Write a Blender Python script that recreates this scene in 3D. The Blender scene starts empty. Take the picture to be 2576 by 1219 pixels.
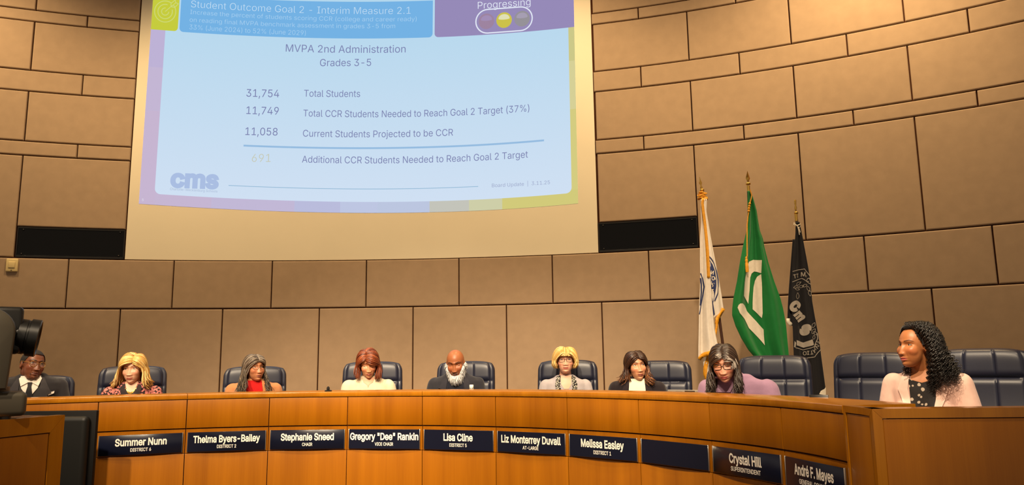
import bpy, bmesh, math, random
import numpy as np
from mathutils import Vector, Matrix, noise
from mathutils.geometry import delaunay_2d_cdt
from mathutils.bvhtree import BVHTree

random.seed(7)
C = bpy.context.scene
COL = C.collection
PI = math.pi

# ------------------------------------------------------------------ camera
EYE = Vector((0, 0, 1.5))
FPX, PITCH, ROLL = 1881.04, 0.154409, -0.014042
_c, _s, _cp, _sp = math.cos(ROLL), math.sin(ROLL), math.cos(PITCH), math.sin(PITCH)
cam_r = Vector((_c, -_s * _sp, _s * _cp))
cam_u = Vector((-_s, -_c * _sp, _c * _cp))
cam_f = Vector((0, _cp, _sp))
cd = bpy.data.cameras.new('camera')
cd.sensor_fit = 'HORIZONTAL'
cd.sensor_width = 36
cd.lens = FPX / 2576 * 36
cd.clip_end = 100
cam = bpy.data.objects.new('camera', cd)
COL.objects.link(cam)
M = Matrix((cam_r, cam_u, -cam_f)).transposed().to_4x4()
M.translation = EYE
cam.matrix_world = M
C.camera = cam

# ------------------------------------------------------------------ light
C.view_settings.view_transform = 'Standard'
C.view_settings.look = 'None'
C.view_settings.exposure = 0.0
C.view_settings.gamma = 1.0
C.view_settings.use_curve_mapping = False
w = bpy.data.worlds.new('room_air')
C.world = w
w.use_nodes = True
w.node_tree.nodes['Background'].inputs[0].default_value = (1.0, 0.81, 0.60, 1)
w.node_tree.nodes['Background'].inputs[1].default_value = 0.39


def spot(name, loc, target, watts, size_deg, blend=0.6, rad=0.12, col=(1.0, 0.79, 0.54)):
    d = bpy.data.lights.new(name, 'SPOT')
    d.energy = watts
    d.spot_size = math.radians(size_deg)
    d.spot_blend = blend
    d.shadow_soft_size = rad
    d.color = col
    o = bpy.data.objects.new(name, d)
    COL.objects.link(o)
    o.location = loc
    o.rotation_euler = (Vector(target) - Vector(loc)).to_track_quat('-Z', 'Y').to_euler()
    return o


# ceiling downlights over the dais, and wall washers near the curved wall
for x, y, tx, ty in ((-4.2, 3.4, -3.4, 6.1), (-2.2, 3.2, -2.0, 6.4), (-0.3, 3.0, -0.3, 6.5), (1.5, 2.6, 1.2, 6.0), (3.2, 2.2, 2.3, 4.6)):
    spot('downlight', (x, y, 6.9), (tx, ty, 1.2), 480, 46)
for x, y, tx, ty in ((-3.6, -0.6, -3.0, 5.6), (-1.2, -0.8, -1.0, 6.2), (0.2, -0.9, 0.9, 5.9)):
    spot('downlight', (x, y, 6.9), (tx, ty, 1.2), 2350, 38)
spot('downlight', (-0.6, 1.2, 6.9), (2.35, 4.45, 1.42), 1500, 15)
spot('downlight', (-1.2, 0.6, 6.9), (1.25, 5.1, 1.42), 900, 15)
for x, y, tx, ty, e in ((-6.3, 6.9, -6.2, 8.6, 560), (3.4, 6.4, 3.7, 8.6, 760), (-3.4, 7.2, -3.2, 9.2, 520), (0.4, 7.2, 0.4, 9.4, 520)):
    spot('wall_washer', (x, y, 6.95), (tx, ty, 2.2), e * 1.1, 120, 1.0, 0.2, (1.0, 0.72, 0.38))

# ------------------------------------------------------------------ helpers


def lin(c):
    return tuple((v / 12.92 if v <= 0.04045 else ((v + 0.055) / 1.055) ** 2.4) for v in c)


def rgb(r, g, b):
    return lin((r / 255, g / 255, b / 255))


def ray(px, py):
    x = (px - 1288) / FPX
    y = -(py - 609.5) / FPX
    return cam_f + x * cam_r + y * cam_u


def at(px, py, Y):
    d = ray(px, py)
    return EYE + d * (Y / d.y)


WC, WR = Vector((-1.90515, -3.04718, 0)), 12.6


def wall_hit(px, py, off=0.0):
    d = ray(px, py)
    R = WR - off
    ox, oy = -WC.x, -WC.y
    a = d.x ** 2 + d.y ** 2
    b = d.x * ox + d.y * oy
    c = ox * ox + oy * oy - R * R
    t = (-b + math.sqrt(b * b - a * c)) / a
    return EYE + d * t


def wall_pt(th, z, off=0.0):
    R = WR - off
    return Vector((WC.x + R * math.sin(th), WC.y + R * math.cos(th), z))


def new_mat(name):
    m = bpy.data.materials.new(name)
    m.use_nodes = True
    return m, m.node_tree, m.node_tree.nodes['Principled BSDF']


MATS = {}


def mat(name, col, rough=0.6, metal=0.0, spec=0.5, bump=0.0, bscale=200.0, var=0.0, vscale=5.0, coat=0.0, sheen=0.0, trans=0.0, alpha=1.0, sss=0.0):
    if name in MATS:
        return MATS[name]
    m, nt, p = new_mat(name)
    p.inputs['Base Color'].default_value = (*col, 1)
    p.inputs['Roughness'].default_value = rough
    p.inputs['Metallic'].default_value = metal
    p.inputs['Specular IOR Level'].default_value = spec
    p.inputs['Coat Weight'].default_value = coat
    p.inputs['Sheen Weight'].default_value = sheen
    p.inputs['Transmission Weight'].default_value = trans
    p.inputs['Alpha'].default_value = alpha
    tc = nt.nodes.new('ShaderNodeTexCoord')
    if var > 0:
        n = nt.nodes.new('ShaderNodeTexNoise')
        n.inputs['Scale'].default_value = vscale
        n.inputs['Detail'].default_value = 6
        nt.links.new(tc.outputs['Object'], n.inputs['Vector'])
        r = nt.nodes.new('ShaderNodeValToRGB')
        r.color_ramp.elements[0].position = 0.3
        r.color_ramp.elements[1].position = 0.7
        r.color_ramp.elements[0].color = (*[v * (1 - var) for v in col], 1)
        r.color_ramp.elements[1].color = (*[min(1, v * (1 + var)) for v in col], 1)
        nt.links.new(n.outputs['Fac'], r.inputs['Fac'])
        nt.links.new(r.outputs['Color'], p.inputs['Base Color'])
    if bump > 0:
        n2 = nt.nodes.new('ShaderNodeTexNoise')
        n2.inputs['Scale'].default_value = bscale
        n2.inputs['Detail'].default_value = 3
        nt.links.new(tc.outputs['Object'], n2.inputs['Vector'])
        b = nt.nodes.new('ShaderNodeBump')
        b.inputs['Strength'].default_value = bump
        b.inputs['Distance'].default_value = 0.002
        nt.links.new(n2.outputs['Fac'], b.inputs['Height'])
        nt.links.new(b.outputs['Normal'], p.inputs['Normal'])
    MATS[name] = m
    return m


def attr_mat(name, rough=0.5, spec=0.5, sheen=0.0, aniso=0.0):
    """material reading the object's own pigment from the colour attribute Col"""
    if name in MATS:
        return MATS[name]
    m, nt, p = new_mat(name)
    a = nt.nodes.new('ShaderNodeAttribute')
    a.attribute_name = 'Col'
    nt.links.new(a.outputs['Color'], p.inputs['Base Color'])
    p.inputs['Roughness'].default_value = rough
    p.inputs['Specular IOR Level'].default_value = spec
    p.inputs['Sheen Weight'].default_value = sheen
    p.inputs['Anisotropic'].default_value = aniso
    MATS[name] = m
    return m


def emit_mat(name, col, strength=1.0):
    if name in MATS:
        return MATS[name]
    m, nt, p = new_mat(name)
    p.inputs['Base Color'].default_value = (0, 0, 0, 1)
    p.inputs['Specular IOR Level'].default_value = 0
    p.inputs['Roughness'].default_value = 1
    p.inputs['Emission Color'].default_value = (*col, 1)
    p.inputs['Emission Strength'].default_value = strength
    MATS[name] = m
    return m


def wood_mat(name, dark, light, rough=0.34, coat=0.08):
    m, nt, p = new_mat(name)
    tc = nt.nodes.new('ShaderNodeTexCoord')
    oi = nt.nodes.new('ShaderNodeObjectInfo')
    add = nt.nodes.new('ShaderNodeVectorMath')
    add.operation = 'MULTIPLY_ADD'
    nt.links.new(oi.outputs['Random'], add.inputs[0])
    add.inputs[1].default_value = (13, 7, 0)
    nt.links.new(tc.outputs['Object'], add.inputs[2])
    mp = nt.nodes.new('ShaderNodeMapping')
    mp.inputs['Scale'].default_value = (9, 9, 0.35)
    nt.links.new(add.outputs[0], mp.inputs['Vector'])
    n = nt.nodes.new('ShaderNodeTexNoise')
    n.inputs['Scale'].default_value = 1.0
    n.inputs['Detail'].default_value = 5
    n.inputs['Roughness'].default_value = 0.55
    nt.links.new(mp.outputs[0], n.inputs['Vector'])
    mp2 = nt.nodes.new('ShaderNodeMapping')
    mp2.inputs['Scale'].default_value = (160, 160, 3)
    nt.links.new(add.outputs[0], mp2.inputs['Vector'])
    n2 = nt.nodes.new('ShaderNodeTexNoise')
    n2.inputs['Scale'].default_value = 1.0
    n2.inputs['Detail'].default_value = 2
    nt.links.new(mp2.outputs[0], n2.inputs['Vector'])
    mx = nt.nodes.new('ShaderNodeMath')
    mx.operation = 'MULTIPLY_ADD'
    nt.links.new(n2.outputs['Fac'], mx.inputs[0])
    mx.inputs[1].default_value = 0.25
    nt.links.new(n.outputs['Fac'], mx.inputs[2])
    r = nt.nodes.new('ShaderNodeValToRGB')
    r.color_ramp.elements[0].position = 0.40
    r.color_ramp.elements[1].position = 0.82
    r.color_ramp.elements[0].color = (*dark, 1)
    r.color_ramp.elements[1].color = (*light, 1)
    nt.links.new(mx.outputs[0], r.inputs['Fac'])
    nt.links.new(r.outputs['Color'], p.inputs['Base Color'])
    p.inputs['Roughness'].default_value = rough
    p.inputs['Specular IOR Level'].default_value = 0.3
    p.inputs['Coat Weight'].default_value = coat
    p.inputs['Coat Roughness'].default_value = 0.15
    MATS[name] = m
    return m


ORIG = {}


def link(name, me, parent=None, loc=None, rot=None):
    o = bpy.data.objects.new(name, me)
    COL.objects.link(o)
    if parent is not None:
        o.parent = parent
    if loc is not None:
        o.location = loc
    if rot is not None:
        o.rotation_euler = rot
    return o


def tag(o, label=None, cat=None, group=None, kind=None):
    if label:
        o['label'] = label
    if cat:
        o['category'] = cat
    if group:
        o['group'] = group
    if kind:
        o['kind'] = kind
    return o


def empty(name, loc=(0, 0, 0), rz=0.0, label=None, cat=None, group=None):
    o = bpy.data.objects.new(name, None)
    o.empty_display_size = 0.05
    COL.objects.link(o)
    o.location = loc
    o.rotation_euler = (0, 0, rz)
    tag(o, label, cat, group)
    ORIG[o.name] = Vector(loc)
    return o


class MB:
    def __init__(self):
        self.v, self.f, self.mi, self.c = [], [], [], []
        self.cur = 0
        self.col = None

    def add(self, vs, fs, col=None):
        o = len(self.v)
        self.v += [tuple(q) for q in vs]
        self.f += [tuple(i + o for i in f) for f in fs]
        self.mi += [self.cur] * len(fs)
        c = col or self.col
        self.c += [c or (1, 1, 1)] * len(vs)

    def grid(self, fn, nu, nv, cu=False, cv=False, flip=False):
        vs = [fn(i / (nu if cu else nu - 1), j / (nv if cv else nv - 1)) for j in range(nv) for i in range(nu)]
        fs = []
        for j in range(nv if cv else nv - 1):
            for i in range(nu if cu else nu - 1):
                a, b = j * nu + i, j * nu + (i + 1) % nu
                c, d = ((j + 1) % nv) * nu + (i + 1) % nu, ((j + 1) % nv) * nu + i
                fs.append((a, d, c, b) if flip else (a, b, c, d))
        self.add(vs, fs)

    def box(self, c, s, bev=0.0, seg=2, rot=None):
        bm = bmesh.new()
        bmesh.ops.create_cube(bm, size=1.0)
        for v in bm.verts:
            v.co = Vector((v.co.x * s[0], v.co.y * s[1], v.co.z * s[2]))
        if bev > 0:
            bmesh.ops.bevel(bm, geom=list(bm.edges), offset=min(bev, min(s) * 0.49), segments=seg, profile=0.5, affect='EDGES')
        self.bm(bm, Matrix.Translation(Vector(c)) @ (rot.to_4x4() if rot else Matrix()))

    def bm(self, bm, mx=None):
        bm.verts.index_update()
        self.add([(mx @ v.co if mx else v.co.copy()) for v in bm.verts], [[v.index for v in f.verts] for f in bm.faces])
        bm.free()

    def tube(self, pts, rad, n=8, caps=True, closed=False, flat=1.0):
        pts = [Vector(p) for p in pts]
        N = len(pts)
        if not hasattr(rad, '__len__'):
            rad = [rad] * N
        vs, fs = [], []
        up = None
        for i, p in enumerate(pts):
            if closed:
                t = pts[(i + 1) % N] - pts[i - 1]
            else:
                t = pts[min(i + 1, N - 1)] - pts[max(i - 1, 0)]
            if t.length < 1e-9:
                t = Vector((0, 0, 1))
            t.normalize()
            if up is None:
                up = t.orthogonal().normalized()
            else:
                up = (up - t * up.dot(t))
                up = up.normalized() if up.length > 1e-6 else t.orthogonal().normalized()
            sd = t.cross(up)
            for k in range(n):
                a = 2 * PI * k / n
                vs.append(p + (up * math.cos(a) + sd * math.sin(a) * flat) * rad[i])
        for i in range(N if closed else N - 1):
            for k in range(n):
                a, b = i * n + k, i * n + (k + 1) % n
                i2 = (i + 1) % N
                fs.append((a, b, i2 * n + (k + 1) % n, i2 * n + k))
        if caps and not closed:
            fs.append(tuple(range(n))[::-1])
            fs.append(tuple((N - 1) * n + k for k in range(n)))
        self.add(vs, fs)

    def lathe(self, prof, c=(0, 0, 0), n=24, axis=None):
        c = Vector(c)
        q = Vector((0, 0, 1)).rotation_difference(Vector(axis)) if axis is not None else None
        vs, fs = [], []
        for r, z in prof:
            for k in range(n):
                a = 2 * PI * k / n
                p = Vector((r * math.cos(a), r * math.sin(a), z))
                vs.append(c + (q @ p if q else p))
        for j in range(len(prof) - 1):
            for k in range(n):
                fs.append((j * n + k, j * n + (k + 1) % n, (j + 1) * n + (k + 1) % n, (j + 1) * n + k))
        fs.append(tuple(range(n))[::-1])
        fs.append(tuple((len(prof) - 1) * n + k for k in range(n)))
        self.add(vs, fs)

    def ell(self, c, r, nu=24, nv=14, rot=None):
        c = Vector(c)
        vs, fs = [], []
        for j in range(nv + 1):
            t = PI * j / nv
            for i in range(nu):
                a = 2 * PI * i / nu
                p = Vector((r[0] * math.sin(t) * math.cos(a), r[1] * math.sin(t) * math.sin(a), r[2] * math.cos(t)))
                vs.append(c + (rot @ p if rot else p))
        for j in range(nv):
            for i in range(nu):
                fs.append((j * nu + i, (j + 1) * nu + i, (j + 1) * nu + (i + 1) % nu, j * nu + (i + 1) % nu))
        self.add(vs, fs)

    def capsule(self, a, b, ra, rb, n=14):
        a, b = Vector(a), Vector(b)
        d = (b - a)
        L = d.length
        d.normalize()
        pts, rr = [], []
        for k in range(6):
            t = PI / 2 * (1 - k / 5)
            pts.append(a - d * ra * math.sin(t)); rr.append(max(ra * math.cos(t), 1e-4))
        for k in range(1, 6):
            pts.append(a + d * L * k / 6); rr.append(ra + (rb - ra) * k / 6)
        for k in range(6):
            t = PI / 2 * k / 5
            pts.append(b + d * rb * math.sin(t)); rr.append(max(rb * math.cos(t), 1e-4))
        self.tube(pts, rr, n)

    def mesh(self, name, mats, smooth=True, ang=45, org=None, color=False):
        me = bpy.data.meshes.new(name)
        vs = self.v
        if org is not None:
            vs = [(a - org.x, b - org.y, c - org.z) for a, b, c in vs]
        me.from_pydata(vs, [], self.f)
        for m in (mats if isinstance(mats, (list, tuple)) else [mats]):
            me.materials.append(m)
        me.polygons.foreach_set('material_index', self.mi)
        me.polygons.foreach_set('use_smooth', [smooth] * len(self.f))
        if color:
            at_ = me.color_attributes.new('Col', 'FLOAT_COLOR', 'POINT')
            at_.data.foreach_set('color', np.array([(*c, 1) for c in self.c], np.float32).ravel())
        me.update()
        if smooth:
            me.set_sharp_from_angle(angle=math.radians(ang))
        return me

    def build(self, name, mats, parent=None, smooth=True, ang=45, color=False):
        org = None
        if parent is not None:
            org = ORIG.get(parent.name)
            q = parent
            while org is None and q.parent is not None:
                q = q.parent
                org = ORIG.get(q.name)
        o = link(name, self.mesh(name, mats, smooth, ang, org, color), parent)
        return o


def eval_mesh(o):
    dg = bpy.context.evaluated_depsgraph_get()
    me = bpy.data.meshes.new_from_object(o.evaluated_get(dg))
    return me


try:
    FONT = bpy.data.fonts.load(bpy.utils.system_resource('DATAFILES', path='fonts') + '/Inter.woff2')   # Blender's own interface font
except Exception:
    FONT = None
_tc = {}


def glyph_loops(body):
    cu = bpy.data.curves.new('t', 'FONT')
    cu.body = body
    cu.size = 1.0
    if FONT:
        cu.font = FONT
    o = bpy.data.objects.new('t', cu)
    COL.objects.link(o)
    bpy.context.view_layer.update()
    c2 = o.to_curve(bpy.context.evaluated_depsgraph_get())
    loops = []
    for sp in c2.splines:
        P = []
        if sp.type == 'BEZIER':
            bp = sp.bezier_points
            for i in range(len(bp)):
                p, q = bp[i], bp[(i + 1) % len(bp)]
                a, b_, c, d = p.co, p.handle_right, q.handle_left, q.co
                n = 1 if (b_ - a).cross(d - a).length + (c - a).cross(d - a).length < 1e-5 else 5
                for k in range(n):
                    t = k / n
                    P.append(a * (1 - t) ** 3 + b_ * 3 * t * (1 - t) ** 2 + c * 3 * t * t * (1 - t) + d * t ** 3)
        else:
            P = [Vector(p.co[:3]) for p in sp.points]
        Q = []
        for p in P:
            if not Q or (p.xy - Q[-1]).length > 1e-5:
                Q.append(Vector((p.x, p.y)))
        if len(Q) > 2 and (Q[0] - Q[-1]).length < 1e-5:
            Q.pop()
        if len(Q) > 2:
            loops.append(Q)
    o.to_curve_clear()
    bpy.data.objects.remove(o)
    bpy.data.curves.remove(cu)
    return loops


def _area(P):
    return sum(a.x * b_.y - b_.x * a.y for a, b_ in zip(P, P[1:] + P[:1])) / 2


def _grow(P, d, sg):
    out = []
    n = len(P)
    for i in range(n):
        e0, e1 = (P[i] - P[i - 1]).normalized(), (P[(i + 1) % n] - P[i]).normalized()
        n0, n1 = Vector((e0.y, -e0.x)) * sg, Vector((e1.y, -e1.x)) * sg
        m = n0 + n1
        k = 2.0 / max(0.5, m.length_squared)
        out.append(P[i] + m * (d * min(k, 1.6)))
    return out


CAPH = max(p.y for P in glyph_loops('H') for p in P)


def text_geo(s, bold=0.0):
    """a line of text as flat faces, normalised: x from 0 to 1, cap height 1, plus its width in cap heights"""
    key = (s, bold)
    if key in _tc:
        return _tc[key]
    loops = glyph_loops(s)
    sg = 1 if _area(max(loops, key=lambda P: abs(_area(P)))) > 0 else -1
    loops = [_grow(P, bold, sg) for P in loops]
    V, Ed = [], []
    for P in loops:
        b0 = len(V)
        V += P
        Ed += [(b0 + i, b0 + (i + 1) % len(P)) for i in range(len(P))]
    co, _e, tris = delaunay_2d_cdt(V, Ed, [], 0, 1e-6)[:3]
    pa = np.array([(p.x, p.y) for P in loops for p in P])
    pb = np.array([(p.x, p.y) for P in loops for p in P[1:] + P[:1]])
    cen = np.array([[sum(co[i].x for i in t) / 3, sum(co[i].y for i in t) / 3] for t in tris])
    wn = np.zeros(len(tris))
    for (ax, ay), (bx, by) in zip(pa, pb):           # non-zero winding: overlapping strokes of a letter stay filled
        if ay == by:
            continue
        up = (ay <= cen[:, 1]) & (by > cen[:, 1])
        dn = (by <= cen[:, 1]) & (ay > cen[:, 1])
        lf = (bx - ax) * (cen[:, 1] - ay) - (cen[:, 0] - ax) * (by - ay)
        wn += (up & (lf > 0)).astype(int) - (dn & (lf < 0)).astype(int)
    fs = []
    for k, t in enumerate(tris):
        if wn[k] != 0:
            q0, q1, q2 = (co[i] for i in t)
            fs.append(tuple(t) if (q1 - q0).cross(q2 - q0) > 0 else tuple(t)[::-1])
    x0, x1 = min(p.x for p in co), max(p.x for p in co)
    uv = [((p.x - x0) / (x1 - x0), p.y / CAPH) for p in co]
    _tc[key] = (uv, fs, (x1 - x0) / CAPH)
    return _tc[key]


def subdiv_poly(poly, maxlen):
    bm = bmesh.new()
    vs = [bm.verts.new((p[0], p[1], 0)) for p in poly]
    f = bm.faces.new(vs)
    bmesh.ops.triangulate(bm, faces=[f])
    for _ in range(7):
        es = [e for e in bm.edges if e.calc_length() > maxlen]
        if not es:
            break
        bmesh.ops.subdivide_edges(bm, edges=es, cuts=1)
        bmesh.ops.triangulate(bm, faces=list(bm.faces))
    bm.verts.index_update()
    v = [(q.co.x, q.co.y) for q in bm.verts]
    fs = [[q.index for q in fc.verts] for fc in bm.faces]
    bm.free()
    return v, fs


# ------------------------------------------------------------------ materials
fabric = mat('wall_fabric', rgb(168, 142, 116), 0.85, spec=0.25, bump=0.25, bscale=350, var=0.05, vscale=9)
gapm = mat('joint_dark', rgb(66, 36, 20), 0.9, spec=0.1)
screenm = mat('screen_paint', rgb(232, 220, 196), 0.8, spec=0.2, var=0.015, vscale=2)
glassm = mat('dark_glass', rgb(6, 5, 5), 0.06, spec=0.22)
framem = mat('dark_frame', rgb(20, 17, 15), 0.4)
wood = wood_mat('anigre_wood', rgb(140, 80, 4), rgb(163, 98, 7))
wood_edge = wood_mat('anigre_edge', rgb(154, 92, 9), rgb(180, 114, 18), 0.25, 0.4)
reveal = mat('wood_reveal', rgb(70, 22, 6), 0.7)
plate_m = mat('plate_navy', rgb(17, 21, 40), 0.28, spec=0.5)
white_ink = mat('white_lettering', rgb(244, 238, 228), 0.5)
alu = mat('satin_aluminium', rgb(205, 200, 190), 0.3, metal=0.9)
leather = mat('navy_leather', rgb(31, 34, 52), 0.38, spec=0.55, bump=0.08, bscale=260, var=0.06, vscale=12)
blackp = mat('black_plastic', rgb(20, 19, 18), 0.4)
greyp = mat('grey_housing', rgb(72, 66, 54), 0.5, var=0.04)
brass = mat('brass', rgb(214, 170, 84), 0.25, metal=1.0)
polewood = mat('flagpole_wood', rgb(66, 36, 20), 0.4)
gold = mat('gold_fringe', rgb(222, 150, 20), 0.6, bump=0.6, bscale=300, var=0.15, vscale=60)
carpet = mat('carpet', rgb(70, 58, 50), 0.95, spec=0.1, bump=0.5, bscale=300, var=0.15, vscale=40)
ceilm = mat('ceiling_paint', rgb(200, 180, 150), 0.9)

# ------------------------------------------------------------------ the room
PLAT = 0.25
b = MB()
b.box((-1.5, 3.0, -0.05), (22, 16, 0.1))
tag(b.build('floor', carpet, smooth=False), kind='structure')
b = MB()
b.box((-1.5, 3.0, 7.15), (22, 16, 0.1))
tag(b.build('ceiling', ceilm, smooth=False), kind='structure')

L = [1.5 + z for z in (0.6735, 1.2829, 2.5436, 2.7229, 3.3607, 3.6322, 4.2728, 4.4241)]
TH0, TH1 = -0.62, 0.82
b = MB()
n = 90
vs, fs = [], []
for i in range(n + 1):
    th = TH0 + (TH1 - TH0) * i / n
    vs += [wall_pt(th, 0), wall_pt(th, 7.1), wall_pt(th, 7.1, -0.15), wall_pt(th, 0, -0.15)]
for i in range(n):
    for k in range(4):
        fs.append((i * 4 + k, i * 4 + (k + 1) % 4, (i + 1) * 4 + (k + 1) % 4, (i + 1) * 4 + k))
b.add(vs, fs)
wall = b.build('wall_back', gapm, smooth=False)
tag(wall, kind='structure')


def curved_panel(mb, t0, t1, z0, z1, thick=0.03, rnd=0.012, off=0.0):
    nx = max(2, int((t1 - t0) * WR / 0.12)) + 1
    us = [k * rnd / ((t1 - t0) * WR) for k in (0.0, 0.15, 0.5, 1.0, 1.6)]
    us = us + [i / nx for i in range(1, nx)] + [1 - u for u in us[::-1]]
    h = z1 - z0
    vz = [k * rnd / h for k in (0.0, 0.15, 0.5, 1.0, 1.6)] + [0.5]
    vz = vz + [1 - u for u in vz[:-1][::-1]]

    def fall(d):
        d = min(d / rnd, 1.0)
        return math.sqrt(max(0, 1 - (1 - d) ** 2))
    vs = []
    W = (t1 - t0) * WR
    for vv in vz:
        for uu in us:
            e = min(fall(min(uu, 1 - uu) * W), fall(min(vv, 1 - vv) * h))
            vs.append(wall_pt(t0 + (t1 - t0) * uu, z0 + h * vv, off + thick * (0.55 + 0.45 * e)))
    nu = len(us)
    fs = []
    for j in range(len(vz) - 1):
        for i in range(nu - 1):
            fs.append((j * nu + i, j * nu + i + 1, (j + 1) * nu + i + 1, (j + 1) * nu + i))
    # skirt back to the wall
    ring = [i for i in range(nu)] + [j * nu + nu - 1 for j in range(1, len(vz))] + [(len(vz) - 1) * nu + i for i in range(nu - 2, -1, -1)] + [j * nu for j in range(len(vz) - 2, 0, -1)]
    base = len(vs)
    for q in ring:
        i, j = q % nu, q // nu
        vs.append(wall_pt(t0 + (t1 - t0) * us[i], z0 + h * vz[j], off + 0.001))
    m = len(ring)
    for k in range(m):
        fs.append((ring[k], base + k, base + (k + 1) % m, ring[(k + 1) % m]))
    mb.add(vs, fs)


G = 0.0062   # half width of the dark joint
SC0, SC1 = -0.2336, 0.2389
odd = [0.3350 + 0.0948 * k for k in range(-10, 6)]
even = [0.2872 + 0.0949 * k for k in range(-10, 6)]
rows = [(PLAT, L[0], odd), (L[0], L[1], even), (L[1], L[2], odd), (L[2], L[3], even), (L[3], L[4], odd), (L[4], L[5], even), (L[5], L[6], odd),
        (L[6], L[7], even), (L[7], L[7] + 0.64, odd), (L[7] + 0.64, 7.1, even)]
WIN_TOP, gth = 1.5 + 1.659, G / WR
wrng = random.Random(4)
for r, (z0, z1, js) in enumerate(rows):
    for a, c in zip(js[:-1], js[1:]):
        segs = [(a, c)]
        if r >= 2:
            segs = []
            if a < SC0 - 1e-3:
                segs.append((a, min(c, SC0)))
            if c > SC1 + 1e-3:
                segs.append((max(a, SC1), c))
        for s0, s1 in segs:
            if s1 < -0.43 or s0 > 0.72 or s1 - s0 < 0.01:
                continue
            zz0 = z0
            if r == 2 and (abs(s1 - SC0) < 0.01 or abs(s0 - SC1) < 0.01):
                zz0 = WIN_TOP
            mb = MB()
            curved_panel(mb, s0 + gth, s1 - gth, zz0 + G, z1 - G, thick=0.03 + wrng.uniform(-0.002, 0.002))
            mb.build('fabric_panel', fabric, wall, ang=60)

# the two dark control-room windows beside the screen
for k, (a, c) in enumerate(((-0.3281, SC0), (SC1, 0.3350))):
    z0, z1 = L[1] + 0.012, WIN_TOP
    mb = MB()
    curved_panel(mb, a + gth, c - gth, z0, z1, 0.012, 0.002)
    wn = mb.build('window_%d' % (k + 1), glassm)
    tag(wn, kind='structure')
    mb = MB()
    t = 0.022 / WR
    for t0, t1, y0, y1 in ((a, c, z1 - 0.02, z1), (a, c, z0 - 0.006, z0 + 0.02), (a, a + t, z0, z1), (c - t, c, z0, z1)):
        curved_panel(mb, t0 + gth * 0.6, t1 - gth * 0.6, y0, y1, 0.022, 0.002)
    mb.build('window_frame', framem, wn)
    mb = MB()
    for tt, zz in ((a + 3 * t, z0 + 0.035), (a + 3 * t, z1 - 0.035), (c - 3 * t, z0 + 0.035), (c - 3 * t, z1 - 0.035)):
        mb.ell(wall_pt(tt, zz, 0.014), (0.012, 0.012, 0.012), 10, 6)
    mb.build('glass_bolts', framem, wn)

# small beige wall control
mb = MB()
th = -0.3290
q = wall_pt(th, 1.5 + 1.186, 0.045)
rm = Matrix.Rotation(-th, 3, 'Z')
mb.box(q, (0.125, 0.03, 0.158), 0.012, 3, rm)
pl = mb.build('wall_thermostat', mat('thermostat_ivory', rgb(222, 198, 140), 0.5))
tag(pl, 'small ivory wall control box mounted under the black window at the left edge', 'thermostat')
mb = MB()
mb.box(wall_pt(th, 1.5 + 1.19, 0.062), (0.07, 0.012, 0.075), 0.008, 3, rm)
mb.build('cover', MATS['thermostat_ivory'], pl)
mb = MB()
mb.box(wall_pt(th, 1.5 + 1.125, 0.062), (0.012, 0.008, 0.008), 0.002, 2, rm)
mb.build('indicator', framem, pl)

# ------------------------------------------------------------------ projection screen and slide
mb = MB()
curved_panel(mb, SC0 + gth, SC1 - gth * 0.5, L[1] + 0.003, 6.9, 0.018, 0.004)
screen = mb.build('projection_screen', screenm)
tag(screen, 'wide curved beige projection screen in the panelled wall showing a presentation slide', 'screen')


def warp(X, Y):
    """slide layout coordinates -> where the projector throws that point (as a view direction onto the curved screen)"""
    x = X + (-0.0697 + 0.0872 * ((X - 386.4) / 1057.0) * 1.0575) * Y
    u = (x - 900) / 500
    y = Y + 0.463 * u + 2.41 * u * Y / 500 - 23.408 * u * u + 4.068 * u * u * Y / 500 - 2.703 * u ** 3
    return x, y


def unwarp(px, py):
    X, Y = px, py
    for _ in range(12):
        x, y = warp(X, Y)
        X += px - x
        Y += py - y
    return X, Y


def slide_pt(X, Y, off):
    x, y = warp(X, Y)
    return wall_hit(x, y, 0.018 + off)


def slide_poly(name, poly, m, off, parent, native=True, maxlen=45):
    if not native:
        poly = [unwarp(*p) for p in poly]
    v, f = subdiv_poly(poly, maxlen)
    mb = MB()
    mb.add([slide_pt(x, y, off) for x, y in v], f)
    return mb.build(name, m, parent, smooth=False)


def slide_text(s, p0, p1, cap, m, parent, bold=0.0, off=0.008, name='text_line'):
    (X0, Y0), (X1, Y1) = unwarp(*p0), unwarp(*p1)
    uv, fs, _ = text_geo(s, bold)
    mb = MB()
    mb.add([slide_pt(X0 + (X1 - X0) * u, Y0 + (Y1 - Y0) * u - cap * v, off) for u, v in uv], fs)
    return mb.build(name, m, parent, smooth=False)


def arc(cx, cy, r, a0, a1, n=24):
    return [(cx + r * math.cos(a0 + (a1 - a0) * i / n), cy + r * math.sin(a0 + (a1 - a0) * i / n)) for i in range(n + 1)]


def ring_poly(cx, cy, r, wd, a0, a1, n=36):
    return arc(cx, cy, r + wd / 2, a0, a1, n) + arc(cx, cy, r - wd / 2, a1, a0, n)


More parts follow.
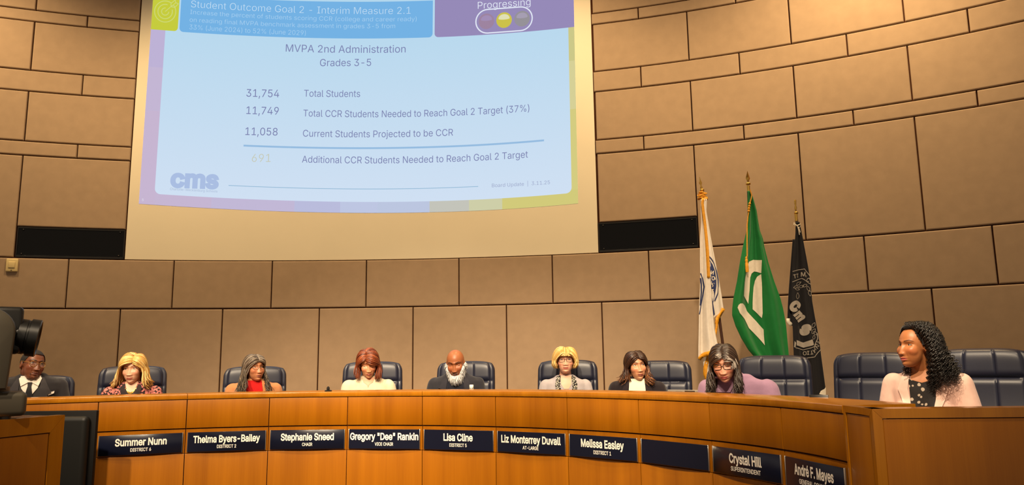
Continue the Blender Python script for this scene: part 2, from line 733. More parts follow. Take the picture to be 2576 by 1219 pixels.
XL, XR, YB = 386.4, 1442.5, 535
sl_card = bpy.data.materials.new('slide_card')
sl_card.use_nodes = True
nt = sl_card.node_tree
p = nt.nodes['Principled BSDF']
p.inputs['Base Color'].default_value = (0, 0, 0, 1)
p.inputs['Specular IOR Level'].default_value = 0
tc = nt.nodes.new('ShaderNodeTexCoord')
sep = nt.nodes.new('ShaderNodeSeparateXYZ')
nt.links.new(tc.outputs['Generated'], sep.inputs[0])
mr = nt.nodes.new('ShaderNodeValToRGB')
mr.color_ramp.elements[0].color = (*rgb(208, 224, 243), 1)
mr.color_ramp.elements[1].color = (*rgb(176, 214, 236), 1)
nt.links.new(sep.outputs['Z'], mr.inputs['Fac'])
nt.links.new(mr.outputs['Color'], p.inputs['Emission Color'])
p.inputs['Emission Strength'].default_value = 1.0


def EM(r, g, bb):
    return emit_mat('slide_%d_%d_%d' % (r, g, bb), rgb(r, g, bb))


slide = slide_poly('projected_slide', [(XL, -40), (XR, -40), (XR, YB), (XL, YB)], EM(200, 187, 214), 0.001, screen)
# coloured border strips of the slide design
for x0, x1, y0, y1, cc in ((XL, 424, 76, 190, (190, 178, 214)), (XL, 424, 190, 300, (196, 182, 212)), (XL, 424, 300, YB, (199, 181, 209)),
                           (424, 560, 500, YB, (198, 182, 210)), (560, 760, 500, YB, (194, 184, 214)), (760, 870, 500, YB, (186, 188, 220)), (870, 960, 500, YB, (190, 198, 226)),
                           (960, 1085, 500, YB, (188, 198, 224)), (1085, 1180, 500, YB, (196, 196, 186)), (1180, 1260, 500, YB, (206, 206, 168)), (1260, XR, 500, YB, (210, 202, 122)),
                           (1425, XR, 90, 180, (204, 200, 136)), (1425, XR, 180, 300, (214, 208, 150)), (1425, XR, 300, 500, (212, 204, 128))):
    slide_poly('border_strip', [(x0, y0), (x1, y0), (x1, y1), (x0, y1)], EM(*cc), 0.002, slide)
cx0, cx1 = 422.5, 1427.5
rr = 14
slide_poly('card', [(cx0, -40), (cx1, -40), (cx1, 507.5 - rr)] + arc(cx1 - rr, 507.5 - rr, rr, 0, PI / 2, 8) + arc(cx0 + rr, 507.5 - rr, rr, PI / 2, PI, 8), sl_card, 0.004, slide)


def round_low(x0, x1, y0, y1, r, left=True, right=True):
    p = [(x0, y0), (x1, y0)]
    p += arc(x1 - r, y1 - r, r, 0, PI / 2, 6) if right else [(x1, y1)]
    p += arc(x0 + r, y1 - r, r, PI / 2, PI, 6) if left else [(x0, y1)]
    return p


slide_poly('icon_tile', round_low(XL, 453, -40, 96, 9, False, True), EM(198, 204, 62), 0.005, slide)
slide_poly('header_band', round_low(457, 1089, 4.5, 96.8, 10), EM(116, 178, 228), 0.005, slide, maxlen=30)
slide_poly('header_band', round_low(1094, XR, 3, 96.8, 9, True, False), EM(150, 138, 184), 0.005, slide, maxlen=30)
# dartboard icon
icx, icy = unwarp(415.5, 29)
pale = EM(206, 216, 120)
for r, a0, a1 in ((26.5, -0.75, 2 * PI - 1.0), (18.0, -0.35, 2 * PI - 1.3), (9.0, 0.0, 2 * PI - 1.5)):
    mbp = MB()
    mbp.grid(lambda u, v: slide_pt(icx + (r + 2.2 * (v - 0.5)) * math.cos(a0 + (a1 - a0) * u), icy + (r + 2.2 * (v - 0.5)) * math.sin(a0 + (a1 - a0) * u), 0.007), 40, 2)
    mbp.build('icon_ring', pale, slide, smooth=False)
for pts in (((0, 0), (17, -17)), ((14, -13), (13, -21), (23, -31), (25, -24), (32, -22), (23, -12), (14, -13)), ((14, -13), (25, -24))):
    mbp = MB()
    for (xa, ya), (xb, yb) in zip(pts[:-1], pts[1:]):
        dx, dy = xb - xa, yb - ya
        ll = math.hypot(dx, dy)
        ox, oy = -dy / ll, dx / ll
        mbp.add([slide_pt(icx + xa + ox, icy + ya + oy, 0.008), slide_pt(icx + xa - ox, icy + ya - oy, 0.008), slide_pt(icx + xb - ox, icy + yb - oy, 0.008), slide_pt(icx + xb + ox, icy + yb + oy, 0.008)], [(0, 1, 2, 3)])
    mbp.build('icon_arrow', pale, slide, smooth=False)
# traffic-light pill
pcx, pcy = unwarp(1268, 50.5)
out = arc(pcx + 41, pcy, 31, -PI / 2, PI / 2, 16) + arc(pcx - 41, pcy, 31, PI / 2, 1.5 * PI, 16)
inn = arc(pcx + 41, pcy, 28, -PI / 2, PI / 2, 16) + arc(pcx - 41, pcy, 28, PI / 2, 1.5 * PI, 16)
mbp = MB()
nn = len(out)
mbp.add([slide_pt(x, y, 0.007) for x, y in out + inn], [(i, (i + 1) % nn, nn + (i + 1) % nn, nn + i) for i in range(nn)])
mbp.build('pill_outline', EM(226, 232, 246), slide, smooth=False)
for dx, c1, c2 in ((-44, (158, 132, 160), (162, 142, 182)), (0, (204, 194, 74), (224, 224, 180)), (45, (150, 146, 152), (166, 158, 178))):
    slide_poly('signal_lamp', arc(pcx + dx, pcy, 19.5, 0, 2 * PI, 28)[:-1], EM(*c1), 0.007, slide, maxlen=20)
    slide_poly('signal_lamp_gloss', [(pcx + dx + 14 * math.cos(a), pcy - 4 + 11 * math.sin(a) * (1 if math.sin(a) < 0 else 0.25)) for a in [2 * PI * i / 24 for i in range(24)]], EM(*c2), 0.009, slide, maxlen=20)
ink, hdr, hd2, pal = EM(122, 128, 174), EM(206, 228, 246), EM(178, 214, 242), EM(198, 200, 178)
for s, p0, p1, cap, m, bo in (
        ('Student Outcome Goal 2 - Interim Measure 2.1', (480.4, 18.2), (1033, 34.5), 17.5, hdr, -0.012),
        ('Increase the percent of students scoring CCR (college and career ready)', (478.3, 35), (1048, 52.8), 11.0, hd2, -0.01),
        ('on reading final MVPA benchmark assessment in grades 3-5 from', (477, 54.5), (994, 70.6), 11.0, hd2, -0.01),
        ('33% (June 2024) to 52% (June 2029)', (476.2, 73.4), (769, 88.6), 12.0, hd2, -0.01),
        ('MVPA 2nd Administration', (718.8, 129.6), (1020.3, 131.8), 18.4, ink, -0.001),
        ('Grades 3-5', (804.7, 166.3), (933.5, 165.6), 18.0, ink, -0.001),
        ('31,754', (619.5, 242.8), (702, 244.6), 19.0, ink, 0.0),
        ('Total Students', (764.7, 242.8), (905.8, 243.7), 17.0, ink, -0.001),
        ('11,749', (619.5, 286.4), (700.8, 288.2), 19.0, ink, 0.0),
        ('Total CCR Students Needed to Reach Goal 2 Target (37%)', (762.9, 292.4), (1331.7, 279.6), 17.0, ink, -0.001),
        ('11,058', (617, 339.2), (698, 340.6), 19.0, ink, 0.0),
        ('Current Students Projected to be CCR', (762, 343.2), (1139.7, 340.8), 17.0, ink, -0.001),
        ('691', (633.3, 406.8), (680.6, 407), 20.0, pal, -0.006),
        ('Additional CCR Students Needed to Reach Goal 2 Target', (759.6, 408.4), (1328, 395.9), 17.0, ink, -0.001),
        ('cms', (427.5, 468.0), (550.3, 472.6), 41.0, EM(170, 190, 226), 0.045),
        ('Charlotte-Mecklenburg Schools', (427.7, 477.6), (546.9, 483.8), 5.8, EM(168, 184, 212), 0.0),
        ('Board Update  |  3.11.25', (1237.5, 470.7), (1383.5, 462.5), 9.0, EM(150, 160, 196), -0.004),
        ('Progressing', (1202, 22.3), (1334.7, 13.0), 17.5, EM(226, 232, 246), -0.004),
        ('5', (357, 505), (361, 505.2), 6.0, EM(226, 226, 240), 0.0)):
    slide_text(s, p0, p1, cap, m, slide, bo)
for pts, wd, m in ((((612.7, 365.9), (900, 373), (1368.5, 352.8)), 4.6, EM(150, 188, 224)), (((575, 466), (900, 475.4), (1203, 468.6)), 1.7, EM(150, 186, 214))):
    X0, Y0 = unwarp(*pts[0])
    X1, Y1 = unwarp(*pts[2])
    mbp = MB()
    mbp.grid(lambda u, v: slide_pt(X0 + (X1 - X0) * u, Y0 + (Y1 - Y0) * u + wd * (v - 0.5), 0.006), 24, 2)
    mbp.build('rule_line', m, slide, smooth=False)

# ------------------------------------------------------------------ dais desk
DC = Vector((-1.296, 3.222, 0))
DZT, DZB, DZP, DZN = 1.267, 1.230, 1.0116, 0.832


def drad(t):
    e = min(1.0, max(0.0, (t - 1.0) / 0.46))
    return 2.68842 - 0.23479 * t + 0.36112 * t * t - 0.01303 * t ** 3 - 0.06 * t ** 4 + 0.03 * e * e * (3 - 2 * e)


def dpt(t, z, off=0.0):
    R = drad(t) + off
    return Vector((DC.x + R * math.sin(t), DC.y + R * math.cos(t), z))


def dnorm(t):
    d = dpt(t + 0.01, 0) - dpt(t - 0.01, 0)
    nrm = Vector((d.y, -d.x, 0)).normalized()   # towards the room
    return nrm if nrm.dot(DC - dpt(t, 0)) > 0 else -nrm


JT = [-0.6350, -0.4326, -0.2197, 0.0023, 0.2271, 0.4518, 0.6702, 0.8828, 1.0864, 1.2825, 1.4600]
JT0 = -0.86


def arc_block(mb, t0, t1, z0, z1, o0, o1, n=None, bev=0.0):
    """block following the desk curve between radial offsets o0 (room side) and o1 (back)"""
    n = n or max(2, int((t1 - t0) / 0.035) + 1)
    if bev > 0:
        sec = [(o0, z0 + bev), (o0, z1 - bev), (o0 + bev * 0.3, z1 - bev * 0.3), (o0 + bev, z1), (o1, z1), (o1, z0), (o0 + bev, z0), (o0 + bev * 0.3, z0 + bev * 0.3)]
    else:
        sec = [(o0, z0), (o0, z1), (o1, z1), (o1, z0)]
    m = len(sec)
    vs, fs = [], []
    for i in range(n + 1):
        t = t0 + (t1 - t0) * i / n
        vs += [dpt(t, z, o) for o, z in sec]
    for i in range(n):
        for k in range(m):
            fs.append((i * m + k, i * m + (k + 1) % m, (i + 1) * m + (k + 1) % m, (i + 1) * m + k))
    fs.append(tuple(range(m)))
    fs.append(tuple(n * m + k for k in range(m))[::-1])
    mb.add(vs, fs)


base = dpt(0.4, 0)
desk = empty('curved_dais_desk', base, 0, 'long curved honey-coloured wood dais bench facing the room, with navy nameplates', 'desk')
g = 0.0028
mb = MB()
arc_block(mb, JT0, JT[-1], 0.0, DZT - 0.038, 0.022, 0.05)
mb.build('carcass', reveal, desk)
allj = [JT0] + JT
for a, c in zip(allj[:-1], allj[1:]):
    e = g / 2.75
    mb = MB()
    arc_block(mb, a + e, c - e, DZP + 0.004, DZB - 0.004, 0.0, 0.024, bev=0.002)
    mb.build('upper_panel', wood, desk)
    mb = MB()
    arc_block(mb, a + e, c - e, 0.0, DZN - 0.004, 0.0, 0.024, bev=0.002)
    mb.build('lower_panel', wood, desk)
    mb = MB()
    arc_block(mb, a + e, c - e, DZN, DZP - 0.004, 0.006, 0.024)
    mb.build('nameplate_rail', wood, desk)
tops = [JT0, JT[1], JT[4], JT[6], JT[8], JT[10]]
for a, c in zip(tops[:-1], tops[1:]):
    e = 0.0016 / 2.75
    mb = MB()
    arc_block(mb, a + e, c - e, DZB, DZT, -0.004, 0.36, bev=0.004)
    mb.build('countertop', wood_edge, desk)
WTOP = 1.05
mb = MB()
arc_block(mb, JT0, JT[-1], WTOP - 0.03, WTOP, 0.05, 0.50)
mb.build('worktop', wood, desk)
# platform behind the desk front
mb = MB()
vs, fs = [], []
n = 60
for i in range(n + 1):
    t = -1.15 + (1.75 + 1.15) * i / n
    th = -0.60 + (0.80 + 0.60) * i / n
    vs += [dpt(t, 0, 0.052), dpt(t, PLAT, 0.052), wall_pt(th, PLAT, 0.0), wall_pt(th, 0, 0.0)]
for i in range(n):
    for k in range(4):
        fs.append((i * 4 + k, i * 4 + (k + 1) % 4, (i + 1) * 4 + (k + 1) % 4, (i + 1) * 4 + k))
mb.add(vs, fs)
tag(mb.build('floor_platform', carpet, smooth=False), kind='structure')

# nameplates
PLATES = [('Summer Nunn', 'DISTRICT 6', 0.62, 'navy nameplate reading DISTRICT 6, first plate at the left end of the dais'),
          ('Thelma Byers-Bailey', 'DISTRICT 2', 0.86, 'navy nameplate reading DISTRICT 2, second plate from the left'),
          ('Stephanie Sneed', 'CHAIR', 0.72, 'navy nameplate whose small line reads CHAIR, third from the left'),
          ('Gregory "Dee" Rankin', 'VICE CHAIR', 0.97, 'navy nameplate reading VICE CHAIR, fourth from the left'),
          ('Lisa Cline', 'DISTRICT 5', 0.425, 'navy nameplate reading DISTRICT 5 below the bearded man'),
          ('Liz Monterrey Duvall', 'AT-LARGE', 0.885, 'navy nameplate reading AT-LARGE, sixth from the left'),
          ('Melissa Easley', 'DISTRICT 1', 0.64, 'navy nameplate reading DISTRICT 1, left of the blank plate'),
          ('', '', 0, 'blank navy nameplate without lettering on the dais front'),
          ('Crystal Hill', 'SUPERINTENDENT', 0.48, 'navy nameplate reading SUPERINTENDENT, right of the blank plate'),
          ('Andr\u00e9 F. Mayes', 'GENERAL COUNSEL', 0.665, 'navy nameplate reading GENERAL COUNSEL, last one at the right end')]
PZ0, PZ1 = 0.840, 0.984
for k, (nm, role, wd, lab) in enumerate(PLATES):
    a, c = JT[k], JT[k + 1]
    A, B_ = dpt(a, 0, 0), dpt(c, 0, 0)
    xd = (B_ - A)
    W = xd.length - 0.04
    xd.normalize()
    nr = Vector((xd.y, -xd.x, 0))
    if nr.dot(DC - A) < 0:
        nr = -nr
    mid = (A + B_) / 2 + nr * 0.004
    zc = (PZ0 + PZ1) / 2
    mid.z = zc
    rot = math.atan2(xd.y, xd.x)
    rm = Matrix.Rotation(rot, 3, 'Z')
    root = empty('nameplate', mid, 0, lab, 'nameplate', 'nameplates along the dais front')
    h = PZ1 - PZ0
    mb = MB()
    mb.box(mid, (W, 0.006, h), 0.0012, 1, rm)
    mb.build('plate', plate_m, root)
    mb = MB()
    for sx in (-1, 1):
        mb.box(mid + xd * sx * (W / 2 + 0.002), (0.004, 0.010, h + 0.004), 0.0008, 1, rm)
    mb.build('end_cap', alu, root)
    if nm:
        for s, wfrac, cap, zb in ((nm, wd, 0.049, zc - 0.005), (role, None, 0.023, zc - 0.048)):
            bold = 0.026 if s == nm else 0.016
            uv, fs, asp = text_geo(s, bold)
            tw = W * wfrac if wfrac else asp * cap * 0.78
            zoff = zb if s == nm else zb
            mb = MB()
            for dy, fl in ((0.0042, False),):
                vv = [mid + xd * (tw * (u - 0.5)) + nr * dy + Vector((0, 0, zoff - zc + cap * v)) for u, v in uv]
                mb.add(vv, fs)
            mb.build('lettering', white_ink, root, smooth=False)


# ------------------------------------------------------------------ chairs
def chair(px, top_y, Y, rz, label, wscale=1.0, lean=0.10):
    topw = at(px, top_y, Y)
    root = empty('executive_chair', (topw.x, topw.y, PLAT), rz, label, 'chair', 'navy leather chairs behind the dais')
    ORIG[root.name] = Vector((0, 0, 0))          # parts are modelled round the chair's own origin
    ztop = topw.z - PLAT
    zs = 0.50
    W = 0.275 * wscale
    H = ztop - zs + 0.06
    seam = ztop - 0.185

    def puff(u, z):
        g1 = 1.0
        for su in (-0.31, 0.31):
            g1 = min(g1, abs(u - su) / 0.055)
        gz = min(1.0, abs(z - seam) / 0.045)
        ge = min(1.0, max(0.0, (0.86 - abs(u)) / 0.08))
        q = lambda t: math.sqrt(max(0.0, 1 - (1 - min(t, 1.0)) ** 2))
        return (0.74 + 0.26 * q(g1)) * (0.30 + 0.70 * q(gz)) * (0.3 + 0.7 * q(ge))

    def shell(u, v, front):
        uu, vv = u * 2 - 1, v
        cu = max(0.0, 1 - abs(uu) ** 9) ** (1 / 4)
        cv = max(0.0, 1 - abs(2 * vv - 1) ** 16) ** (1 / 3)
        x = W * uu * (1 - 0.10 * max(0, (vv - 0.9) / 0.1) ** 2) * (0.97 + 0.05 * math.sin(vv * 2.6))
        z = zs - 0.06 + H * vv - 0.022 * abs(uu) ** 4 * max(0, (vv - 0.6) / 0.4) ** 2
        e = cu * cv
        y = 0.02 + lean * (vv - 0.45) * -0.0 + 0.10 * vv + (-0.028 - 0.045 * puff(uu, z)) * e if front else 0.02 + 0.10 * vv + 0.055 * e
        y -= 0.03 * math.exp(-((vv - 0.32) / 0.22) ** 2)
        y += -0.02 * max(0.0, abs(uu) - 0.8) / 0.2 * (1 if front else 0) * e
        return Vector((x, y - 0.10, z))
    mb = MB()
    mb.grid(lambda u, v: shell(u, v, True), 97, 91)
    mb.grid(lambda u, v: shell(u, v, False), 65, 21, flip=True)
    mb.build('backrest', leather, root, ang=80)
    mb = MB()
    for s in (-1, 1):
        mb.tube([shell(0.5 + s * 0.47, 0.03 + 0.93 * i / 30, True) + Vector((0, 0.002, 0)) for i in range(31)], 0.0045, 6)
    mb.build('piping', leather, root)
    mb = MB()
    mb.box((0, -0.29, 0.46), (0.52, 0.52, 0.13), 0.05, 4)
    mb.build('seat', leather, root)
    for s in (-1, 1):
        mb = MB()
        mb.tube([(s * 0.29, -0.06, 0.44), (s * 0.31, -0.10, 0.60), (s * 0.31, -0.16, 0.67), (s * 0.31, -0.40, 0.67), (s * 0.30, -0.46, 0.60), (s * 0.28, -0.44, 0.44)], 0.022, 8)
        mb.box((s * 0.31, -0.28, 0.695), (0.075, 0.30, 0.05), 0.02, 3)
        mb.build('armrest', leather, root)
    mb = MB()
    mb.lathe([(0.03, 0.10), (0.03, 0.28), (0.022, 0.28), (0.022, 0.40)], (0, -0.27, 0), 16)
    mb.build('gas_column', blackp, root)
    mb = MB()
    for k in range(5):
        a = k * 2 * PI / 5 + 0.3
        mb.tube([(0, -0.27, 0.12), (0.30 * math.cos(a), -0.27 + 0.30 * math.sin(a), 0.075)], [0.035, 0.02], 8)
    mb.build('star_base', blackp, root)
    for k in range(5):
        a = k * 2 * PI / 5 + 0.3
        cx, cy = 0.30 * math.cos(a), -0.27 + 0.30 * math.sin(a)
        mb = MB()
        ax = Vector((-math.sin(a), math.cos(a), 0))
        mb.lathe([(0.0, -0.022), (0.026, -0.022), (0.028, -0.01), (0.028, 0.01), (0.026, 0.022), (0.0, 0.022)], (cx, cy, 0.028), 14, ax)
        mb.tube([(cx, cy, 0.03), (cx, cy, 0.075)], 0.010, 6)
        mb.build('caster', blackp, root)
    return root


CH = [(96, 943.5, 6.45, 0.50, 'navy leather chair behind the man in the three-piece suit at the left end'),
      (337, 919.5, 6.85, 0.45, 'navy leather chair behind the woman with wavy blonde hair and floral blouse'),
      (643, 920.5, 7.05, 0.30, 'navy leather chair behind the woman with long grey hair'),
      (938, 908.5, 7.15, 0.10, 'navy leather chair behind the auburn-haired woman in cream'),
      (1172, 907.5, 7.2, -0.12, 'navy leather chair behind the bald man with the white beard'),
      (1427, 904.5, 7.05, -0.15, 'navy leather chair behind the woman with the short blonde bob'),
      (1658, 906, 6.75, -0.33, 'navy leather chair behind the dark-haired woman in the black blazer'),
      (1944, 893, 5.95, -0.46, 'navy leather chair behind the woman in the lavender sweater'),
      (2195, 885.5, 5.55, -0.60, 'empty navy leather chair between the lavender sweater and the pink blazer'),
      (2462, 875.5, 4.95, -0.68, 'navy leather chair behind the woman in the pink blazer, rightmost of all')]
for c in CH:
    chair(*c)

# ------------------------------------------------------------------ people
UP = Vector((0, 0, 1))


def remesh(mb, voxel, it=4, f=0.5):
    me = mb.mesh('tmp', [])
    o = link('tmp', me)
    md = o.modifiers.new('r', 'REMESH')
    md.mode = 'VOXEL'
    md.voxel_size = voxel
    out = eval_mesh(o)
    bpy.data.objects.remove(o)
    bpy.data.meshes.remove(me)
    n = len(out.vertices)
    co = np.empty(n * 3)
    out.vertices.foreach_get('co', co)
    co = co.reshape(n, 3)
    ed = np.empty(len(out.edges) * 2, np.int64)
    out.edges.foreach_get('vertices', ed)
    ed = ed.reshape(-1, 2)
    faces = [tuple(p.vertices) for p in out.polygons]
    bpy.data.meshes.remove(out)
    return lap(co, ed, it, f), faces, ed


def lap(co, ed, it, f):
    n = len(co)
    deg = np.zeros(n)
    np.add.at(deg, ed.ravel(), 1)
    for _ in range(it):
        s = np.zeros_like(co)
        np.add.at(s, ed[:, 0], co[ed[:, 1]])
        np.add.at(s, ed[:, 1], co[ed[:, 0]])
        co = co + f * (s / np.maximum(deg, 1)[:, None] - co)
    return co


def sst(a, b, x):
    t = np.clip((x - a) / (b - a), 0, 1)
    return t * t * (3 - 2 * t)


def gs(x, s):
    return np.exp(-(x / s) ** 2)


def arr(m3):
    return np.array([list(r) for r in m3])


class Person:
    def __init__(self, label, px, top, chin, Y, s=1.0, yaw=0, pitch=0, roll=0, byaw=0, sh=-0.16, off=(0, 0), lean=0.06, sw=1.0, dep=1.0, fem=True,
                 skin=(0.5, 0.3, 0.2), lips=None, brow=(0.05, 0.03, 0.02), low=(0.02, 0.02, 0.025), chest=0.05, headw=1.0):
        R = math.radians
        self.H = at(px, (top + chin) / 2, Y)
        self.s, self.fem = s, fem
        self.Rh = (Matrix.Rotation(R(yaw), 3, 'Z') @ Matrix.Rotation(R(pitch), 3, 'X') @ Matrix.Rotation(R(roll), 3, 'Y'))
        self.Rb = Matrix.Rotation(R(byaw), 3, 'Z')
        self.sh, self.off, self.lean, self.sw, self.dep = sh, off, lean, sw, dep
        self.skin, self.lips, self.brow, self.low = skin, lips or tuple(v * 0.6 for v in skin), brow, low
        self.headw = headw
        self.chest = chest
        self.root = empty('person', (self.H.x, self.H.y, PLAT), 0, label, 'person')
        self.ycen = 0.045
        self.body()

    # body frame: x to the person's left as seen by us on the right, z relative to the head centre
    def B(self, x, y, z):
        return Vector((self.H.x, self.H.y, self.H.z)) + self.Rb @ Vector((x, y, 0)) + Vector((self.off[0], self.off[1], z))

    def h(self, x, y, z):
        return self.H + self.Rh @ (Vector((x * self.headw, y, z)) * self.s)

    def rings(self, inf=0.0, top=0, shoulder=0.0):
        zn = self.sh + 0.045
        hip = 0.76 - self.H.z
        tot = zn - hip
        prof = [(0.0, 0.060, 0.058), (0.022, 0.095, 0.064), (0.040, 0.145, 0.074), (0.068, 0.178, 0.090), (0.12, 0.184, 0.108), (0.21, 0.170, 0.118),
                (0.34, 0.150, 0.115), (0.46, 0.162, 0.122), (0.56, 0.178, 0.122), (0.62, 0.165, 0.10)]
        out = []
        for d, w, dp in prof[top:]:
            dd = d if d < 0.2 else 0.2 + (d - 0.2) * (tot - 0.2) / 0.42
            t = dd / tot
            cy = self.ycen + self.lean * t
            ox = -self.off[0] * max(0, t - 0.25) * 0.6
            out.append((ox, cy, zn - dd, w * self.sw + inf, dp * self.dep + inf))
        out[0] = (out[0][0], out[0][1], out[0][2] + inf * 0.4, out[0][3], out[0][4])
        return out

    def torso(self, mb, inf=0.0, top=0):
        rs = self.rings(inf, top)
        n = 40
        vs, fs = [], []
        for ox, cy, z, w, d in rs:
            for k in range(n):
                a = 2 * PI * k / n
                cs, sn = math.cos(a), math.sin(a)
                e = 0.85
                x = ox + w * math.copysign(abs(cs) ** e, cs)
                y = cy + d * math.copysign(abs(sn) ** e, sn)
                zz = z
                vs.append(self.B(x, y, zz))
        m = len(rs)
        for j in range(m - 1):
            for k in range(n):
                fs.append((j * n + k, (j + 1) * n + k, (j + 1) * n + (k + 1) % n, j * n + (k + 1) % n))
        fs.append(tuple(range(n)))
        fs.append(tuple((m - 1) * n + k for k in range(n))[::-1])
        mb.add(vs, fs)
        if self.fem and self.chest > 0:
            c = self.chest + inf
            for sx in (-1, 1):
                mb.ell(self.B(sx * 0.078, self.ycen - 0.075 * self.dep, self.sh - 0.20), (c * 1.25, c, c * 1.15), 16, 10)

    def arm_pts(self, sx):
        z = self.sh - 0.056
        S = self.B(sx * (0.168 * self.sw), self.ycen + 0.01, z)
        E = self.B(sx * (0.225 * self.sw), self.ycen - 0.02, z - 0.27)
        Wr = self.B(sx * 0.13, self.ycen - 0.27, WTOP + 0.035 - self.H.z)
        return S, E, Wr

    def body(self):
        mb = MB()
        s = self.s
        Rh = self.Rh
        e = lambda c, r, rot=None: mb.ell(self.h(*c), (r[0] * s * self.headw, r[1] * s, r[2] * s), 32, 20, Rh @ rot if rot else Rh)
        e((0, 0.016, 0.028), (0.074, 0.093, 0.087))
        e((0, -0.030, -0.030), (0.060 if self.fem else 0.064, 0.060, 0.080))
        e((0, -0.040, -0.074), ((0.038, 0.044, 0.038) if self.fem else (0.046, 0.047, 0.041)))
        e((0.034, -0.045, -0.020), (0.030, 0.034, 0.036))
        e((-0.034, -0.045, -0.020), (0.030, 0.034, 0.036))
        for sx in (-1, 1):
            e((sx * 0.074, 0.014, -0.008), (0.011, 0.021, 0.033), Matrix.Rotation(sx * 0.45, 3, 'Z'))
        nr = 0.050 if self.fem else 0.062
        zn = self.sh + 0.045
        mb.capsule(self.h(0, 0.022, -0.045), self.B(0, self.ycen, zn - 0.05), nr * s, (nr + 0.008) * s)
        self.torso(mb)
        for sx in (-1, 1):
            S, E, Wr = self.arm_pts(sx)
            mb.capsule(S, E, 0.047, 0.042)
            mb.capsule(E, Wr, 0.042, 0.027)
            f = self.Rb @ Vector((0, -1, 0))
            sd = self.Rb @ Vector((-sx, 0, 0))
            f = (f + sd * 0.35).normalized()
            sd = Vector((-f.y, f.x, 0)) * (1 if sx < 0 else -1)
            pc = Wr + f * 0.055 + Vector((0, 0, -0.012))
            rot = Matrix((sd, f, UP)).transposed()
            mb.ell(pc, (0.040, 0.050, 0.016), 16, 10, rot)
            for k, ln in enumerate((0.066, 0.076, 0.072, 0.056)):
                r0 = pc + f * 0.035 + sd * (0.028 - 0.019 * k)
                k1 = r0 + f * ln * 0.55 + Vector((0, 0, 0.006))
                mb.capsule(r0, k1, 0.0088, 0.0082, 8)
                mb.capsule(k1, k1 + f * ln * 0.5 + Vector((0, 0, -0.016)), 0.0082, 0.0068, 8)
            t0 = pc + sd * 0.034 - f * 0.02
            t1 = t0 + (sd * 0.8 + f * 0.6).normalized() * 0.036
            mb.capsule(t0, t1, 0.012, 0.010, 8)
            mb.capsule(t1, t1 + (sd * 0.3 + f).normalized() * 0.028, 0.010, 0.008, 8)
            hipz = 0.84 - self.H.z
            hp = self.B(sx * 0.09, self.ycen + self.lean, hipz)
            kn = self.B(sx * 0.11, self.ycen + self.lean - 0.40, hipz - 0.02)
            an = self.B(sx * 0.11, self.ycen + self.lean - 0.38, PLAT + 0.08 - self.H.z)
            mb.capsule(hp, kn, 0.082, 0.060)
            mb.capsule(kn, an, 0.056, 0.038)
            mb.capsule(an + Vector((0, 0, -0.035)), an + self.Rb @ Vector((0, -0.15, 0)) + Vector((0, 0, -0.045)), 0.042, 0.034)
        co, faces, ed = remesh(mb, 0.0052, 4, 0.5)
        # refine the face
        Ri = arr(Rh)
        Hn = np.array(self.H[:])

        def loc(c):
            q = (c - Hn) @ Ri / s
            q[:, 0] /= self.headw
            return q
        q = loc(co)
        m = (q[:, 1] < -0.028) & (q[:, 2] > -0.125) & (q[:, 2] < 0.075) & (np.abs(q[:, 0]) < 0.085) & (q[:, 1] > -0.16)
        bm = bmesh.new()
        bv = [bm.verts.new(c) for c in co]
        for f in faces:
            try:
                bm.faces.new([bv[i] for i in f])
            except ValueError:
                pass
        bm.verts.index_update()
        fe = [ed_ for ed_ in bm.edges if m[ed_.verts[0].index] and m[ed_.verts[1].index]]
        bmesh.ops.subdivide_edges(bm, edges=fe, cuts=2, use_grid_fill=True)
        bm.verts.index_update()
        bm.edges.index_update()
        co = np.array([v.co[:] for v in bm.verts])
        ed = np.array([[a.index for a in e_.verts] for e_ in bm.edges])
        faces = [[v.index for v in f.verts] for f in bm.faces]
        bm.free()
        co = lap(co, ed, 3, 0.5)
        q = loc(co)
        d, nose_t = self.sculpt(q)
        co2 = co + (d * s) @ Ri.T
        q2 = loc(co2)
        col = self.paint(q2, q, co2)
        self.q = q2
        keep = [f for f in faces if q2[f[0], 1] < -0.02 and abs(q2[f[0], 2]) < 0.14 and abs(q2[f[0], 0]) < 0.1]
        self.face_bvh = BVHTree.FromPolygons([Vector(v) for v in q2], keep)
        self.head_pts = q2
        b = MB()
        b.v = [tuple(v) for v in co2]
        b.f = [tuple(f) for f in faces]
        b.mi = [0] * len(faces)
        b.c = [tuple(c) for c in col]
        b.build('body', attr_mat('skin', 0.42, 0.45), self.root, color=True, ang=180)

    def sculpt(self, q):
        x, y, z = q[:, 0], q[:, 1], q[:, 2]
        head = sst(-0.150, -0.125, z) * (np.abs(x) < 0.12) * (np.abs(y) < 0.16)
        fr = sst(-0.015, -0.055, y) * head
        fem = self.fem
        t = np.clip((0.022 - z) / 0.062, 0, 1)
        hgt = (0.0028 + 0.0138 * t ** 1.5) * (0.92 if fem else 1.08)
        sg = (0.0084 + 0.0052 * t) * (0.92 if fem else 1.08)
        cut = sst(-0.0455, -0.036, z) * sst(0.045, 0.015, z)
        nose = hgt * gs(x, sg) * cut
        wing = 0.0065 * (gs(x - 0.0145, 0.0075) + gs(x + 0.0145, 0.0075)) * gs(z + 0.034, 0.009)
        sock = -0.0105 * (gs(np.abs(x) - 0.031, 0.0185) * gs(z - 0.012, 0.0125))
        side = -0.004 * gs(np.abs(x) - 0.014, 0.008) * gs(z - 0.008, 0.015)
        brow = (0.0030 if fem else 0.0052) * sst(0.060, 0.045, np.abs(x)) * gs(z - 0.032, 0.0095)
        cheek = 0.0035 * gs(np.abs(x) - 0.043, 0.021) * gs(z + 0.020, 0.020)
        muz = 0.005 * gs(x, 0.026) * gs(z + 0.062, 0.020)
